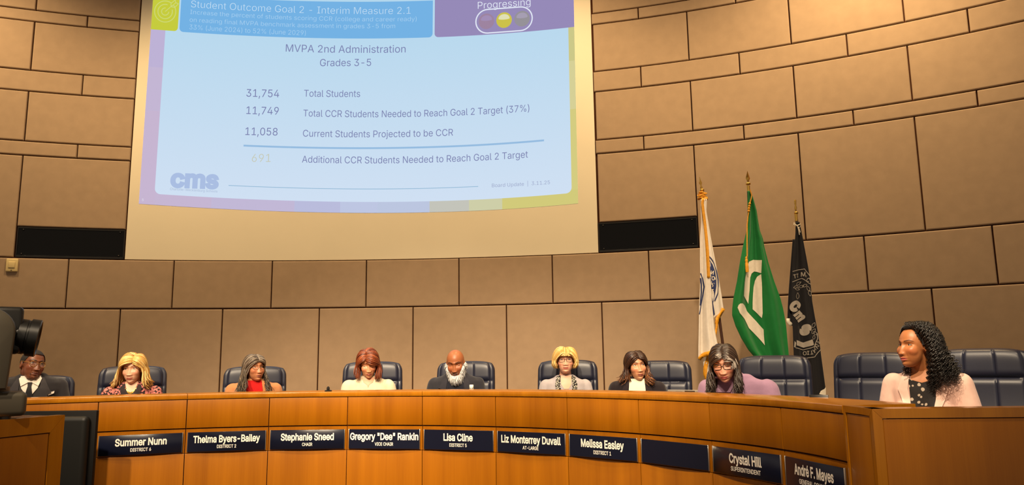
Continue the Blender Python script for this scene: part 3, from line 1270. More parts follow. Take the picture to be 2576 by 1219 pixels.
        phil = -0.0016 * gs(x, 0.0035) * gs(z + 0.050, 0.006)
        ul = 0.0050 * gs(x, 0.0200) * gs(z + 0.0572, 0.0042)
        ll = 0.0062 * gs(x, 0.0175) * gs(z + 0.0680, 0.0052)
        ml = -0.0048 * gs(x, 0.0235) * gs(z + 0.0620, 0.0018)
        und = -0.0040 * gs(x, 0.022) * gs(z + 0.079, 0.006)
        chn = 0.0085 * gs(x, 0.020) * gs(z + 0.098, 0.014)
        nas = -0.0030 * gs(np.abs(x) - 0.027, 0.006) * gs(z + 0.045, 0.016)
        dy = nose + wing + sock + side + brow + cheek + muz + phil + ul + ll + ml + und + chn + nas
        d = np.zeros_like(q)
        d[:, 1] = -dy * fr
        # nose tip lifted a touch, nostril hollows
        d[:, 2] += fr * 0.004 * gs(x, 0.012) * gs(z + 0.040, 0.006)
        # ear hollow
        er = gs(np.hypot((y - 0.010), (z + 0.004) * 0.75), 0.012) * sst(0.070, 0.078, np.abs(x)) * head
        d[:, 0] -= np.sign(x) * 0.008 * er
        return d, t

    def paint(self, q2, q, co):
        x, y, z = q[:, 0], q[:, 1], q[:, 2]
        n = len(q)
        col = np.tile(np.array(self.skin), (n, 1))
        fr = (y < -0.035) & (z > -0.13) & (z < 0.12) & (np.abs(x) < 0.09)
        zl = -0.0618 - 0.0
        half = np.where(z > zl, 0.0085 * (1 - 0.28 * gs(x, 0.004)), 0.0105)
        lm = sst(1.15, 0.8, np.sqrt((x / 0.0245) ** 2 + ((z - zl) / half) ** 2)) * fr
        col = col * (1 - lm[:, None]) + np.array(self.lips) * lm[:, None]
        ax = np.abs(x)
        zb = 0.0325 + 0.0055 * np.clip((ax - 0.012) / 0.026, 0, 1) - 0.010 * np.clip((ax - 0.040) / 0.016, 0, 1)
        th = 0.0044 * (1.0 if not self.fem else 0.75) * (1 - 0.5 * np.clip((ax - 0.03) / 0.025, 0, 1))
        bmk = sst(1.3, 0.7, np.abs(z - zb) / th) * sst(0.011, 0.015, ax) * sst(0.057, 0.051, ax) * fr * 0.85
        col = col * (1 - bmk[:, None]) + np.array(self.brow) * bmk[:, None]
        ch = 0.20 * gs(ax - 0.045, 0.022) * gs(z + 0.022, 0.02) * fr
        col[:, 1] *= 1 - ch
        col[:, 2] *= 1 - ch
        lowm = co[:, 2] < self.H.z - 0.9 + 0.0
        lowm |= (co[:, 2] < 0.97)
        hand = (co[:, 2] > WTOP - 0.03) & (co[:, 2] < WTOP + 0.1)
        lowm &= ~hand
        col[lowm] = self.low
        return col

    def fy(self, x, z):
        h = self.face_bvh.ray_cast(Vector((x, -0.2, z)), Vector((0, 1, 0)))
        return h[0].y if h[0] is not None else -0.085

    def eyes(self, opened=1.0, iris=(0.02, 0.012, 0.008), gaze=(0, 0)):
        lidc = self.skin
        for sx in (-1, 1):
            ex, ez = sx * 0.0315, 0.0115
            ys = min(self.fy(ex, ez), self.fy(ex, ez + 0.004))
            mb = MB()
            c = Vector((ex, ys + 0.0032, ez))
            mb.cur = 0 if opened > 0.2 else 3
            tl = Matrix.Rotation(-sx * 0.10, 3, 'Y')
            zr = 0.0072 * max(opened, 0.75)
            vs0 = len(mb.v)
            mb.ell(c, (0.0158, 0.0066, zr), 20, 12, tl)
            if opened > 0.2:
                mb.cur = 1
                mb.ell(c + Vector((gaze[0] * 0.006, -0.0030, gaze[1] * 0.003)), (0.0064, 0.0044, min(0.0064, zr * 0.96)), 16, 10)
                mb.cur = 4
                mb.ell(c + Vector((gaze[0] * 0.006 - 0.0015, -0.0071, gaze[1] * 0.003 + 0.002)), (0.0009, 0.0006, 0.0009), 8, 6)
            mb.cur = 2
            arcp = []
            for i in range(13):
                a = PI * i / 12
                sgn = 1 if opened > 0.2 else -1
                arcp.append(c + tl @ Vector((0.0155 * math.cos(a), -0.0022 - 0.0034 * math.sin(a), sgn * zr * 0.95 * math.sin(a))))
            mb.tube(arcp, [0.0007 + 0.0010 * math.sin(PI * i / 12) for i in range(13)], 6)
            mb.cur = 3
            if opened > 0.2:
                for sgn, rr, dz in ((1, 0.0024, 0.0015), (-1, 0.0016, -0.0008)):
                    arcp = []
                    for i in range(13):
                        a = PI * i / 12
                        arcp.append(c + tl @ Vector((0.0168 * math.cos(a), 0.0004 - 0.0034 * math.sin(a), dz + sgn * (zr + 0.0010) * math.sin(a))))
                    mb.tube(arcp, [rr * (0.35 + 0.65 * math.sin(PI * i / 12)) for i in range(13)], 6)
            mb.v = [tuple(self.h(*p)) for p in mb.v]
            mb.build('eye', [mat('eye_white', rgb(226, 214, 200), 0.25), mat('iris_%d' % int(iris[2] * 1000), iris, 0.15), mat('lash', (0.012, 0.008, 0.006), 0.6),
                             mat('lid_%d' % int(lidc[0] * 1000), lidc, 0.45), mat('eye_glint', (0.9, 0.9, 0.9), 0.1)], self.root)

    def glasses(self, m, w=0.0245, hh=0.0195, r=0.0015, power=2.6, drop=0.0):
        mb = MB()
        y0 = self.fy(0, 0.012) - 0.004
        yy = min(y0, self.fy(0.03, -0.005) - 0.006)
        zc = 0.008 - drop

        def loop(sx, k=1.0):
            P = []
            for i in range(32):
                a = 2 * PI * i / 32
                cs, sn = math.cos(a), math.sin(a)
                P.append(Vector((sx * 0.033 + w * k * math.copysign(abs(cs) ** (2 / power), cs), yy + 0.10 * 0 + 1.6 * (sx * 0.033 + w * cs) ** 2 * 2.2, zc + hh * k * math.copysign(abs(sn) ** (2 / power), sn))))
            return P
        for sx in (-1, 1):
            mb.tube(loop(sx), r, 8, closed=True)
            ex = sx * (0.033 + w)
            mb.tube([Vector((ex, yy + 3.5 * ex * ex, zc + 0.006)), Vector((sx * 0.076, -0.030, zc + 0.009)), Vector((sx * 0.080, 0.012, zc + 0.012)), Vector((sx * 0.079, 0.024, zc - 0.012))], r * 1.1, 6)
        mb.tube([Vector((-(0.033 - w), yy + 0.001, zc + 0.006)), Vector((0, yy - 0.002, zc + 0.009)), Vector((0.033 - w, yy + 0.001, zc + 0.006))], r, 6)
        mb.v = [tuple(self.h(*p)) for p in mb.v]
        o = mb.build('eyeglasses', m, self.root)
        lens = lens_mat()
        for sx in (-1, 1):
            mb = MB()
            P = loop(sx, 0.97)
            c = Vector((sx * 0.033, yy + 0.004, zc))
            mb.add([self.h(*p) for p in P] + [self.h(*c)], [(i, (i + 1) % 32, 32) for i in range(32)])
            mb.build('lens', lens, o)
        return o

    # ---- clothes
    def garment(self, name, m, inf=0.013, top=0, sleeve=1.0, folds=0.004, vox=0.0075, sleeve_len=1.0, seed=0, it=4, cover=0.0):
        mb = MB()
        self.torso(mb, inf, top)
        if cover:
            n0, n1 = self.h(0, 0.022, -0.045), self.B(0, self.ycen, self.sh - 0.005)
            mb.capsule(n0.lerp(n1, 1 - cover), n1, 0.062 * self.s, 0.074 * self.s)
        for sx in (-1, 1):
            S, E, Wr = self.arm_pts(sx)
            mb.capsule(S, E, (0.047 + inf) * sleeve, (0.044 + inf) * sleeve)
            mb.capsule(E, E.lerp(Wr, 0.93), (0.044 + inf) * sleeve, (0.030 + inf) * sleeve)
        co, faces, ed = remesh(mb, vox, it, 0.5)
        if folds > 0:
            d = np.zeros_like(co)
            for i, c in enumerate(co):
                if c[2] > WTOP:
                    v = Vector((c[0] * 11 + seed, c[1] * 11, c[2] * 7))
                    d[i] = noise.noise_vector(v)[:]
            co = co + d * folds
        b = MB()
        b.v = [tuple(v) for v in co]
        b.f = faces
        b.mi = [0] * len(faces)
        b.c = [(1, 1, 1)] * len(co)
        o = b.build(name, m, self.root, ang=180)
        Rb = arr(self.Rb)
        self.gl = (co - np.array([self.H.x + self.off[0], self.H.y + self.off[1], self.H.z])) @ Rb
        hi = [f for f in faces if co[f[0]][2] > WTOP]
        self.gbvh = BVHTree.FromPolygons([Vector(v) for v in self.gl], hi)
        return o

    def gy(self, x, z):
        h = self.gbvh.ray_cast(Vector((x, -1, z)), Vector((0, 1, 0)))
        if h[0] is None:
            h = self.gbvh.find_nearest(Vector((x, -0.1, z)))
        return h[0].y

    def patch(self, name, poly, m, off=0.004, thick=0.003, parent=None, maxlen=0.016, mirror=False):
        polys = [poly] + ([[(-x, z) for x, z in poly][::-1]] if mirror else [])
        for pol in polys:
            v, f = subdiv_poly(pol, maxlen)
            mb = MB()
            fr = [Vector((x, self.gy(x, z) - off, z)) for x, z in v]
            # even out the cast so that the patch lies like cloth
            adj = [set() for _ in v]
            for t in f:
                for i in t:
                    adj[i].update(t)
            for _ in range(3):
                ny = [sum(fr[k].y for k in adj[i]) / len(adj[i]) if adj[i] else fr[i].y for i in range(len(v))]
                for i in range(len(v)):
                    fr[i].y = min(ny[i], fr[i].y)
            n = len(v)
            cnt = {}
            for t in f:
                for a, b_ in ((t[0], t[1]), (t[1], t[2]), (t[2], t[0])):
                    cnt[(a, b_)] = 1
            bd = [(a, b_) for a, b_ in cnt if (b_, a) not in cnt]
            vs = [self.B(p.x, p.y, p.z) for p in fr] + [self.B(p.x, p.y + thick, p.z) for p in fr]
            fs = [tuple(t) for t in f] + [tuple(i + n for i in t[::-1]) for t in f] + [(b_, a, a + n, b_ + n) for a, b_ in bd]
            mb.add(vs, fs)
            o = mb.build(name, m, parent or self.root, ang=50)
        return o

    # ---- hair
    def sk(self, d, inf=1.0):
        return self.h(d[0] * 0.0755 * inf, 0.014 + d[1] * 0.097 * inf, 0.024 + d[2] * 0.092 * inf)

    def scalp(self, mb, col, inf=1.04, front_z=0.50, side_z=-0.45, open_deg=68):
        n1, n2 = 90, 60
        vs, idx, fs = [], {}, []
        for j in range(n2 + 1):
            t = PI * 0.72 * j / n2
            for i in range(n1):
                a = 2 * PI * i / n1
                vs.append((math.sin(t) * math.sin(a), -math.sin(t) * math.cos(a), math.cos(t)))
        for j in range(n2):
            for i in range(n1):
                q = [j * n1 + i, j * n1 + (i + 1) % n1, (j + 1) * n1 + (i + 1) % n1, (j + 1) * n1 + i]
                c = [sum(vs[k][m_] for k in q) / 4 for m_ in range(3)]
                az = abs(math.degrees(math.atan2(c[0], -c[1])))
                lim = front_z if az < open_deg * 0.6 else (side_z if az > open_deg else front_z + (side_z - front_z) * (az - open_deg * 0.6) / (open_deg * 0.4))
                if c[2] > lim:
                    fs.append(tuple(q))
        mb.col = col
        mb.add([self.sk(v, inf) for v in vs], fs)

    def locks(self, mb, n, cols, part=0.2, phi=(60, 180), end_z=-0.1, length=0.12, flare=(0.0, 0.0), wave=0.0, wfreq=1.0, r=0.008, inf=(1.10, 1.22), tip=None, seed=1, top=1.03,
              curl=0.0, front=-0.75, back=0.55, sides=(-1, 1), bulge=0.0, fwd=0.0, coil=0.0, coil_p=0.03, tipt=0.55, lenvar=0.15, jit=0.02, ylen=None):
        rng = random.Random(seed)
        n, r = (int(n * 2.1), r * 0.62) if not coil else (int(n * 1.35), r * 0.8)
        for i in range(n):
            sd = sides[i % len(sides)]
            u = rng.random()
            ph = math.radians(phi[0] + (phi[1] - phi[0]) * u)
            f = front + (back - front) * u + rng.uniform(-0.12, 0.12)
            d0 = Vector((part + rng.uniform(-0.05, 0.05), f, 0))
            d0.z = math.sqrt(max(0.05, 1 - min(0.95, d0.x ** 2 + d0.y ** 2)))
            d0.normalize()
            ez = end_z + rng.uniform(-0.1, 0.1)
            rr = math.sqrt(max(0.02, 1 - ez * ez))
            d1 = Vector((sd * math.sin(ph) * rr, -math.cos(ph) * rr, ez)).normalized()
            k = inf[0] + (inf[1] - inf[0]) * rng.random()
            pts = []
            N1 = 9
            om = d0.angle(d1)
            for j in range(N1 + 1):
                t = j / N1
                dd = (d0 * math.sin((1 - t) * om) + d1 * math.sin(t * om)) / max(1e-5, math.sin(om))
                kk = top + (k - top) * min(1, t * 2.5) + bulge * t * t
                pts.append(self.sk(dd, kk))
            p1 = pts[-1]
            tan = (pts[-1] - pts[-2])
            ln = length * (1 + rng.uniform(-lenvar, lenvar)) * self.s
            if ylen:
                ln *= ylen(math.degrees(ph))
            outw = Vector((p1.x - self.H.x, p1.y - self.H.y, 0))
            outw = outw.normalized() if outw.length > 1e-4 else Vector((0, 1, 0))
            fw = (self.Rb @ Vector((0, -1, 0))) * fwd * max(0.0, math.sin(ph)) * (1 if math.degrees(ph) < 125 else 0)
            N2 = 12 if coil == 0 else 26
            p3 = p1 + Vector((0, 0, -ln)) + outw * (flare[0] + rng.uniform(-jit, jit)) + fw + Vector((rng.uniform(-jit, jit) * 0.5, 0, 0))
            c1 = p1 + tan.normalized() * ln * 0.33
            c2 = p3 + Vector((0, 0, ln * 0.35)) - outw * flare[1]
            if ln > 0.004:
                ph0 = rng.uniform(0, 6.28)
                sidev = outw.cross(UP)
                for j in range(1, N2 + 1):
                    t = j / N2
                    p = p1 * (1 - t) ** 3 + c1 * 3 * t * (1 - t) ** 2 + c2 * 3 * t * t * (1 - t) + p3 * t ** 3
                    if wave:
                        p += (outw * math.sin(ph0 + t * 6.28 * wfreq) + sidev * math.cos(ph0 + t * 6.28 * wfreq)) * wave * t
                    if curl:
                        a = max(0, t - 0.6) / 0.4
                        p += outw * curl * a * a
                        p.z += curl * 0.5 * a * a
                    pts.append(p)
            if coil:
                L_ = [0.0]
                for a, b_ in zip(pts[:-1], pts[1:]):
                    L_.append(L_[-1] + (b_ - a).length)
                tot = L_[-1]
                m = max(24, int(tot / coil_p * 7))
                P, k2 = [], 0
                ph0 = rng.uniform(0, 6.28)
                for j in range(m + 1):
                    tl = tot * j / m
                    while k2 < len(L_) - 2 and L_[k2 + 1] < tl:
                        k2 += 1
                    a = (tl - L_[k2]) / max(1e-6, L_[k2 + 1] - L_[k2])
                    c = pts[k2].lerp(pts[k2 + 1], a)
                    tg = (pts[k2 + 1] - pts[k2]).normalized()
                    o1 = tg.orthogonal().normalized()
                    o2 = tg.cross(o1)
                    an = ph0 + tl / coil_p * 6.28
                    cr = coil * min(1, tl / (tot * 0.25) + 0.35)
                    P.append(c + (o1 * math.cos(an) + o2 * math.sin(an)) * cr)
                pts = P
            M_ = len(pts)
            base = cols[rng.randrange(len(cols))]
            jt = rng.uniform(0.88, 1.12)
            c0 = tuple(v * jt for v in base)
            cN = tuple(v * jt for v in (tip[rng.randrange(len(tip))] if tip else base))
            r_ = r * rng.uniform(0.7, 1.25)
            rads = [r_ * (0.55 + 0.45 * min(1, 6 * j / M_)) * (1 if j < M_ * 0.72 else max(0.12, 1 - (j - M_ * 0.72) / (M_ * 0.28) * 0.88)) for j in range(M_)]
            nv = len(mb.v)
            mb.col = c0
            mb.tube(pts, rads, 5)
            if tip:
                for j in range(M_):
                    t = min(1, max(0, (j / M_ - tipt) / 0.25))
                    cc = tuple(a * (1 - t) + b_ * t for a, b_ in zip(c0, cN))
                    for q in range(5):
                        mb.c[nv + j * 5 + q] = cc

    def hair_done(self, mb, rough=0.38, name='hair'):
        return mb.build(name, attr_mat('hair_%d' % int(rough * 100), rough, 0.5), self.root, color=True, ang=120)

    def ball(self, name, p, r, m, parent=None):
        mb = MB()
        mb.ell(self.h(*p), (r, r, r * 1.25), 12, 8)
        return mb.build(name, m, parent or self.root)


def lens_mat():
    if 'lens' in MATS:
        return MATS['lens']
    m = bpy.data.materials.new('lens')
    m.use_nodes = True
    nt = m.node_tree
    nt.nodes.remove(nt.nodes['Principled BSDF'])
    out = nt.nodes['Material Output']
    tr = nt.nodes.new('ShaderNodeBsdfTransparent')
    gl = nt.nodes.new('ShaderNodeBsdfGlossy')
    gl.inputs['Roughness'].default_value = 0.05
    mx = nt.nodes.new('ShaderNodeMixShader')
    mx.inputs[0].default_value = 0.08
    nt.links.new(tr.outputs[0], mx.inputs[1])
    nt.links.new(gl.outputs[0], mx.inputs[2])
    nt.links.new(mx.outputs[0], out.inputs[0])
    MATS['lens'] = m
    return m


def pattern_mat(name, kind, c1, c2, c3, scale, t1=0.55, t2=1.05):
    if name in MATS:
        return MATS[name]
    m, nt, p = new_mat(name)
    tc = nt.nodes.new('ShaderNodeTexCoord')
    if kind == 'floral':
        n = nt.nodes.new('ShaderNodeTexVoronoi')
        n.inputs['Scale'].default_value = scale
        nt.links.new(tc.outputs['Object'], n.inputs['Vector'])
        nz = nt.nodes.new('ShaderNodeTexNoise')
        nz.inputs['Scale'].default_value = scale * 0.7
        nt.links.new(tc.outputs['Object'], nz.inputs['Vector'])
        ad = nt.nodes.new('ShaderNodeMath')
        ad.operation = 'MULTIPLY_ADD'
        nt.links.new(nz.outputs['Fac'], ad.inputs[0])
        ad.inputs[1].default_value = 1.0
        nt.links.new(n.outputs['Distance'], ad.inputs[2])
        r = nt.nodes.new('ShaderNodeValToRGB')
        r.color_ramp.interpolation = 'CONSTANT'
        e = r.color_ramp.elements
        e[0].position, e[0].color = 0.0, (*c3, 1)
        e[1].position, e[1].color = t1 / 2, (*c2, 1)
        x = e.new(t2 / 2)
        x.color = (*c1, 1)
        hf = nt.nodes.new('ShaderNodeMath')
        hf.operation = 'MULTIPLY'
        hf.inputs[1].default_value = 0.5
        nt.links.new(ad.outputs[0], hf.inputs[0])
        nt.links.new(hf.outputs[0], r.inputs['Fac'])
    else:
        n = nt.nodes.new('ShaderNodeTexChecker')
        n.inputs['Scale'].default_value = scale
        mp = nt.nodes.new('ShaderNodeMapping')
        mp.inputs['Rotation'].default_value = (0.3, 0.4, 0.5)
        nt.links.new(tc.outputs['Object'], mp.inputs['Vector'])
        nt.links.new(mp.outputs[0], n.inputs['Vector'])
        vz = nt.nodes.new('ShaderNodeTexVoronoi')
        vz.inputs['Scale'].default_value = scale * 1.4
        nt.links.new(tc.outputs['Object'], vz.inputs['Vector'])
        r = nt.nodes.new('ShaderNodeValToRGB')
        r.color_ramp.interpolation = 'CONSTANT'
        e = r.color_ramp.elements
        e[0].position, e[0].color = 0.0, (*c2, 1)
        e[1].position, e[1].color = 0.42, (*c1, 1)
        nt.links.new(vz.outputs['Distance'], r.inputs['Fac'])
    nt.links.new(r.outputs['Color'], p.inputs['Base Color'])
    p.inputs['Roughness'].default_value = 0.8
    MATS[name] = m
    return m


def cloth(name, c, rough=0.85, bump=0.3, bs=500, sheen=0.15, spec=0.2):
    return mat(name, c, rough, spec=spec, bump=bump, bscale=bs, sheen=sheen, var=0.05, vscale=30)


goldm = mat('gold_jewel', rgb(230, 180, 80), 0.2, metal=1.0)
DK = rgb(96, 52, 32)          # deep skin
# --- 0 man in a dark three-piece suit, left end
P = Person('man in a dark three-piece suit, tie and round glasses seated at the far left', 82, 880, 955, 6.1, 1.06, yaw=56, pitch=2, roll=9, byaw=26, sh=-0.118, sw=1.14, dep=1.05, fem=False,
           skin=rgb(124, 74, 50), lips=rgb(112, 62, 52), brow=(0.01, 0.007, 0.005))
P.eyes(0.85, gaze=(0.5, 0))
P.glasses(mat('glasses_gold', rgb(190, 140, 70), 0.3, metal=0.8), 0.0235, 0.021, 0.0016, 2.0)
P.garment('suit_jacket', cloth('suit_charcoal', rgb(42, 40, 44)), 0.018, folds=0.006, seed=1)
vest = cloth('vest_charcoal', rgb(58, 56, 58))
P.patch('waistcoat', [(-0.085, -0.13), (0.085, -0.13), (0.075, -0.30), (0.05, -0.42), (-0.05, -0.42), (-0.075, -0.30)], vest, 0.003)
shirt = cloth('shirt_white', rgb(238, 230, 218), 0.7)
P.patch('shirt', [(-0.070, -0.085), (0.070, -0.085), (0.056, -0.18), (0.012, -0.245), (-0.012, -0.245), (-0.056, -0.18)], shirt, 0.008)
P.patch('shirt_collar', [(0.006, -0.132), (0.062, -0.085), (0.078, -0.105), (0.060, -0.165)], shirt, 0.017, 0.004, mirror=True)
tie = cloth('tie_black', rgb(30, 29, 33), 0.55)
P.patch('necktie', [(-0.016, -0.135), (0.016, -0.135), (0.012, -0.165), (0.030, -0.26), (0.0, -0.30), (-0.030, -0.26), (-0.012, -0.165)], tie, 0.015, 0.005)
P.patch('lapel', [(0.070, -0.090), (0.092, -0.10), (0.150, -0.22), (0.125, -0.235), (0.130, -0.265), (0.060, -0.42), (0.052, -0.38), (0.075, -0.24)], cloth('lapel_charcoal', rgb(60, 57, 60)), 0.011, mirror=True)
P.patch('pocket_square', [(0.128, -0.222), (0.170, -0.208), (0.168, -0.226), (0.130, -0.242)], shirt, 0.006, 0.004)
mb = MB()
P.scalp(mb, (0.012, 0.009, 0.008), 1.025, 0.62, -0.30, 80)
P.hair_done(mb, 0.8)
rng = random.Random(3)
mb = MB()
mb.col = (0.012, 0.009, 0.008)
for q in P.head_pts[::1]:
    x, y, z = q
    if y < -0.03 and abs(x) < 0.075 and z < -0.03 and z > -0.125 and rng.random() < 0.022:
        inm = (abs(x) < 0.030 and -0.056 < z < -0.046) or (z < -0.078 and abs(x) < 0.03) or (0.026 < abs(x) < 0.036 and -0.085 < z < -0.05)
        if inm:
            p0 = P.h(x, y, z)
            mb.tube([p0, p0 + P.Rh @ Vector((x * 0.05, -0.004, -0.004))], [0.0018, 0.0006], 4)
P.hair_done(mb, 0.7, 'goatee')

# --- 1 blonde woman in the floral blouse
P = Person('woman with wavy shoulder-length blonde hair in a pink and black floral blouse', 334, 893, 962, 6.45, 1.02, yaw=9, pitch=9, roll=-2, byaw=20, sh=-0.155, sw=1.0,
           skin=rgb(232, 180, 148), lips=rgb(186, 104, 90), brow=rgb(120, 84, 50))
P.eyes(0.8, iris=(0.05, 0.06, 0.06), gaze=(-0.3, -0.5))
P.garment('blouse', pattern_mat('blouse_floral', 'floral', rgb(40, 22, 26), rgb(214, 126, 118), rgb(70, 30, 34), 64), 0.014, folds=0.006, sleeve=1.12, seed=5)
P.patch('undershirt', [(-0.052, -0.105), (0.052, -0.105), (0.030, -0.175), (0, -0.215), (-0.030, -0.175)], mat('skin_chest', rgb(232, 180, 148), 0.45), 0.003)
P.patch('collar', [(0.0, -0.235), (0.058, -0.12), (0.085, -0.155), (0.060, -0.25)], pattern_mat('collar_dark', 'floral', rgb(34, 20, 24), rgb(40, 24, 28), rgb(150, 90, 86), 60), 0.010, mirror=True)
P.patch('necklace', [(-0.045, -0.15), (-0.02, -0.185), (0.0, -0.192), (0.02, -0.185), (0.045, -0.15), (0.040, -0.168), (0.018, -0.200), (0, -0.207), (-0.018, -0.200), (-0.040, -0.168)], goldm, 0.008, 0.003)
bl = [rgb(226, 186, 108), rgb(206, 160, 84), rgb(236, 204, 134), rgb(176, 128, 62)]
mb = MB()
P.scalp(mb, rgb(180, 134, 70), 1.05, 0.45, -0.4, 62)
P.locks(mb, 260, bl, part=0.25, phi=(66, 178), length=0.165, flare=(0.005, -0.03), wave=0.014, wfreq=1.2, r=0.0075, inf=(1.14, 1.34), seed=11, curl=0.035, bulge=0.08, jit=0.014, tip=[rgb(190, 140, 72), rgb(214, 168, 92), rgb(150, 104, 52)])
P.locks(mb, 40, bl, part=0.28, phi=(54, 80), front=-0.80, back=-0.6, length=0.150, sides=(-1, 1), flare=(0.01, -0.02), r=0.007, inf=(1.2, 1.34), seed=12, end_z=-0.05, bulge=0.06, curl=0.03, jit=0.01)
P.hair_done(mb, 0.34)
P.ball('earring', (0.080, -0.005, -0.052), 0.006, mat('pearl', rgb(240, 230, 214), 0.2))

# --- 2 woman with long grey hair
P = Person('woman with long grey hair and thin glasses in a tan jacket over a red top', 641, 896, 957, 6.62, 0.98, yaw=46, pitch=0, roll=0, byaw=18, sh=-0.135, sw=1.02,
           skin=rgb(190, 126, 88), lips=rgb(150, 84, 66), brow=rgb(60, 44, 34))
P.eyes(0.8, gaze=(0.6, 0))
P.glasses(mat('glasses_wire', rgb(150, 120, 80), 0.3, metal=0.8), 0.0225, 0.0165, 0.0011, 2.6)
P.garment('jacket', cloth('jacket_tan', rgb(188, 126, 82)), 0.018, folds=0.006, sleeve=1.05, seed=9)
P.patch('red_top', [(-0.06, -0.10), (0.06, -0.10), (0.075, -0.20), (0.07, -0.40), (-0.07, -0.40), (-0.075, -0.20)], cloth('top_red', rgb(190, 22, 22), bump=1.0, bs=180), 0.005, 0.004)
P.patch('lapel', [(0.060, -0.10), (0.088, -0.11), (0.14, -0.22), (0.075, -0.40), (0.068, -0.36), (0.085, -0.22)], cloth('jacket_tan', (0, 0, 0)), 0.009, mirror=True)
gr = [rgb(120, 106, 92), rgb(88, 76, 66), rgb(150, 138, 124), rgb(66, 56, 48)]
tipg = [rgb(54, 44, 36), rgb(74, 62, 52), rgb(44, 36, 30), rgb(110, 92, 72)]
mb = MB()
P.scalp(mb, rgb(130, 116, 102), 1.05, 0.42, -0.4, 66)
P.locks(mb, 220, gr, part=0.0, phi=(74, 178), front=-0.72, back=0.3, length=0.245, flare=(0.035, 0.03), wave=0.012, wfreq=1.4, r=0.0075, inf=(1.10, 1.26), seed=21, tip=tipg, tipt=0.35, fwd=0.055)
P.locks(mb, 46, gr, part=0.0, phi=(58, 84), front=-0.8, back=-0.6, length=0.23, flare=(0.055, 0.03), wave=0.016, wfreq=1.6, r=0.006, inf=(1.08, 1.18), seed=22, tip=tipg, tipt=0.4, fwd=0.10)
P.hair_done(mb, 0.4)
P.ball('earring', (-0.078, -0.004, -0.05), 0.006, goldm)

# --- 3 auburn-haired woman in cream, looking down
P = Person('woman with auburn shoulder-length hair in a cream sweater looking down', 926, 880, 950, 6.6, 0.98, yaw=16, pitch=22, roll=-4, byaw=8, sh=-0.150, off=(0.0, 0.03), sw=0.98,
           skin=rgb(210, 150, 112), lips=rgb(170, 82, 70), brow=rgb(70, 40, 26))
P.eyes(0.0)
P.garment('sweater', cloth('sweater_cream', rgb(216, 202, 174), bump=0.8, bs=260), 0.016, folds=0.007, sleeve=1.15, seed=13)
P.patch('neckline', [(-0.055, -0.115), (0.055, -0.115), (0.040, -0.155), (0.010, -0.175), (0.0, -0.20), (-0.010, -0.175), (-0.040, -0.155)], mat('skin_neck3', rgb(208, 148, 112), 0.45), 0.003)
au = [rgb(128, 62, 34), rgb(104, 46, 24), rgb(150, 80, 46), rgb(84, 38, 22)]
mb = MB()
P.scalp(mb, rgb(96, 44, 24), 1.05, 0.5, -0.4, 62)
P.locks(mb, 220, au, part=-0.25, phi=(64, 178), length=0.115, flare=(0.0, 0.0), wave=0.004, r=0.0075, inf=(1.12, 1.30), seed=31, bulge=0.06)
P.locks(mb, 50, au, part=-0.28, phi=(54, 80), front=-0.85, back=-0.65, length=0.125, sides=(1,), flare=(0.0, 0.0), r=0.007, inf=(1.16, 1.3), seed=32, bulge=0.08)
P.hair_done(mb, 0.34)
for sx in (-1, 1):
    mb = MB()
    mb.tube([P.h(sx * 0.080, -0.004 + 0.010 * math.cos(a), -0.055 + 0.013 * math.sin(a)) for a in [2 * PI * i / 16 for i in range(16)]], 0.0017, 6, closed=True)
    mb.build('earring', goldm, P.root)

# --- 4 bald man with a white beard, looking down
P = Person('bald man with a full white beard in a dark navy suit looking down', 1146, 878, 951, 6.65, 1.04, yaw=-4, pitch=20, roll=-3, byaw=0, sh=-0.125, off=(0.0, 0.04), sw=1.12, dep=1.08, fem=False,
           skin=rgb(156, 94, 58), lips=rgb(96, 52, 42), brow=(0.012, 0.008, 0.006))
P.eyes(0.0)
P.garment('suit_jacket', cloth('suit_navy', rgb(40, 40, 48)), 0.018, folds=0.006, seed=17)
P.patch('shirt', [(-0.065, -0.10), (0.065, -0.10), (0.070, -0.20), (0.055, -0.40), (-0.055, -0.40), (-0.070, -0.20)], cloth('shirt_black', rgb(24, 26, 38)), 0.005)
P.patch('lapel', [(0.062, -0.095), (0.090, -0.105), (0.150, -0.205), (0.120, -0.215), (0.128, -0.245), (0.060, -0.42), (0.052, -0.38), (0.082, -0.22)], cloth('lapel_navy', rgb(46, 45, 53)), 0.010, mirror=True)
rng = random.Random(8)
mb = MB()
wh = [rgb(222, 222, 222), rgb(204, 206, 208), rgb(236, 236, 236), rgb(176, 178, 180)]
for q in P.head_pts:
    x, y, z = q
    if not (-0.13 < z < 0.012 and y < 0.02 and abs(x) < 0.085 and y > -0.13):
        continue
    ax = abs(x)
    jaw = -0.072 if ax < 0.034 else (-0.072 + (ax - 0.034) / 0.030 * 0.062 if ax < 0.064 else -0.010 + (ax - 0.064) * 1.0)
    if z > jaw or (ax < 0.052 and y > -0.02 and z > -0.09):
        continue
    dens = 0.34 if y < -0.028 else 1.0
    if rng.random() > dens:
        continue
    nd = Vector((x * 1.1, (y + 0.02) * 0.9, z * 0.25)).normalized()
    ln = 0.018 + 0.022 * min(1, max(0, (-0.04 - z) / 0.06))
    jt = Vector((rng.uniform(-1, 1), rng.uniform(-1, 1), rng.uniform(-1, 1))) * 0.006
    p0 = Vector(q)
    p1 = p0 + nd * ln * 0.55 + Vector((0, 0, -ln * 0.35)) + jt
    p2 = p1 + nd * ln * 0.1 + Vector((0, 0, -ln * 0.6)) - Vector((x * 0.12, 0, 0)) + jt
    mb.col = wh[rng.randrange(4)]
    mb.tube([P.h(*p0), P.h(*p1), P.h(*p2)], [0.0028, 0.0026, 0.0012], 4)
P.hair_done(mb, 0.6, 'beard')
mb = MB()
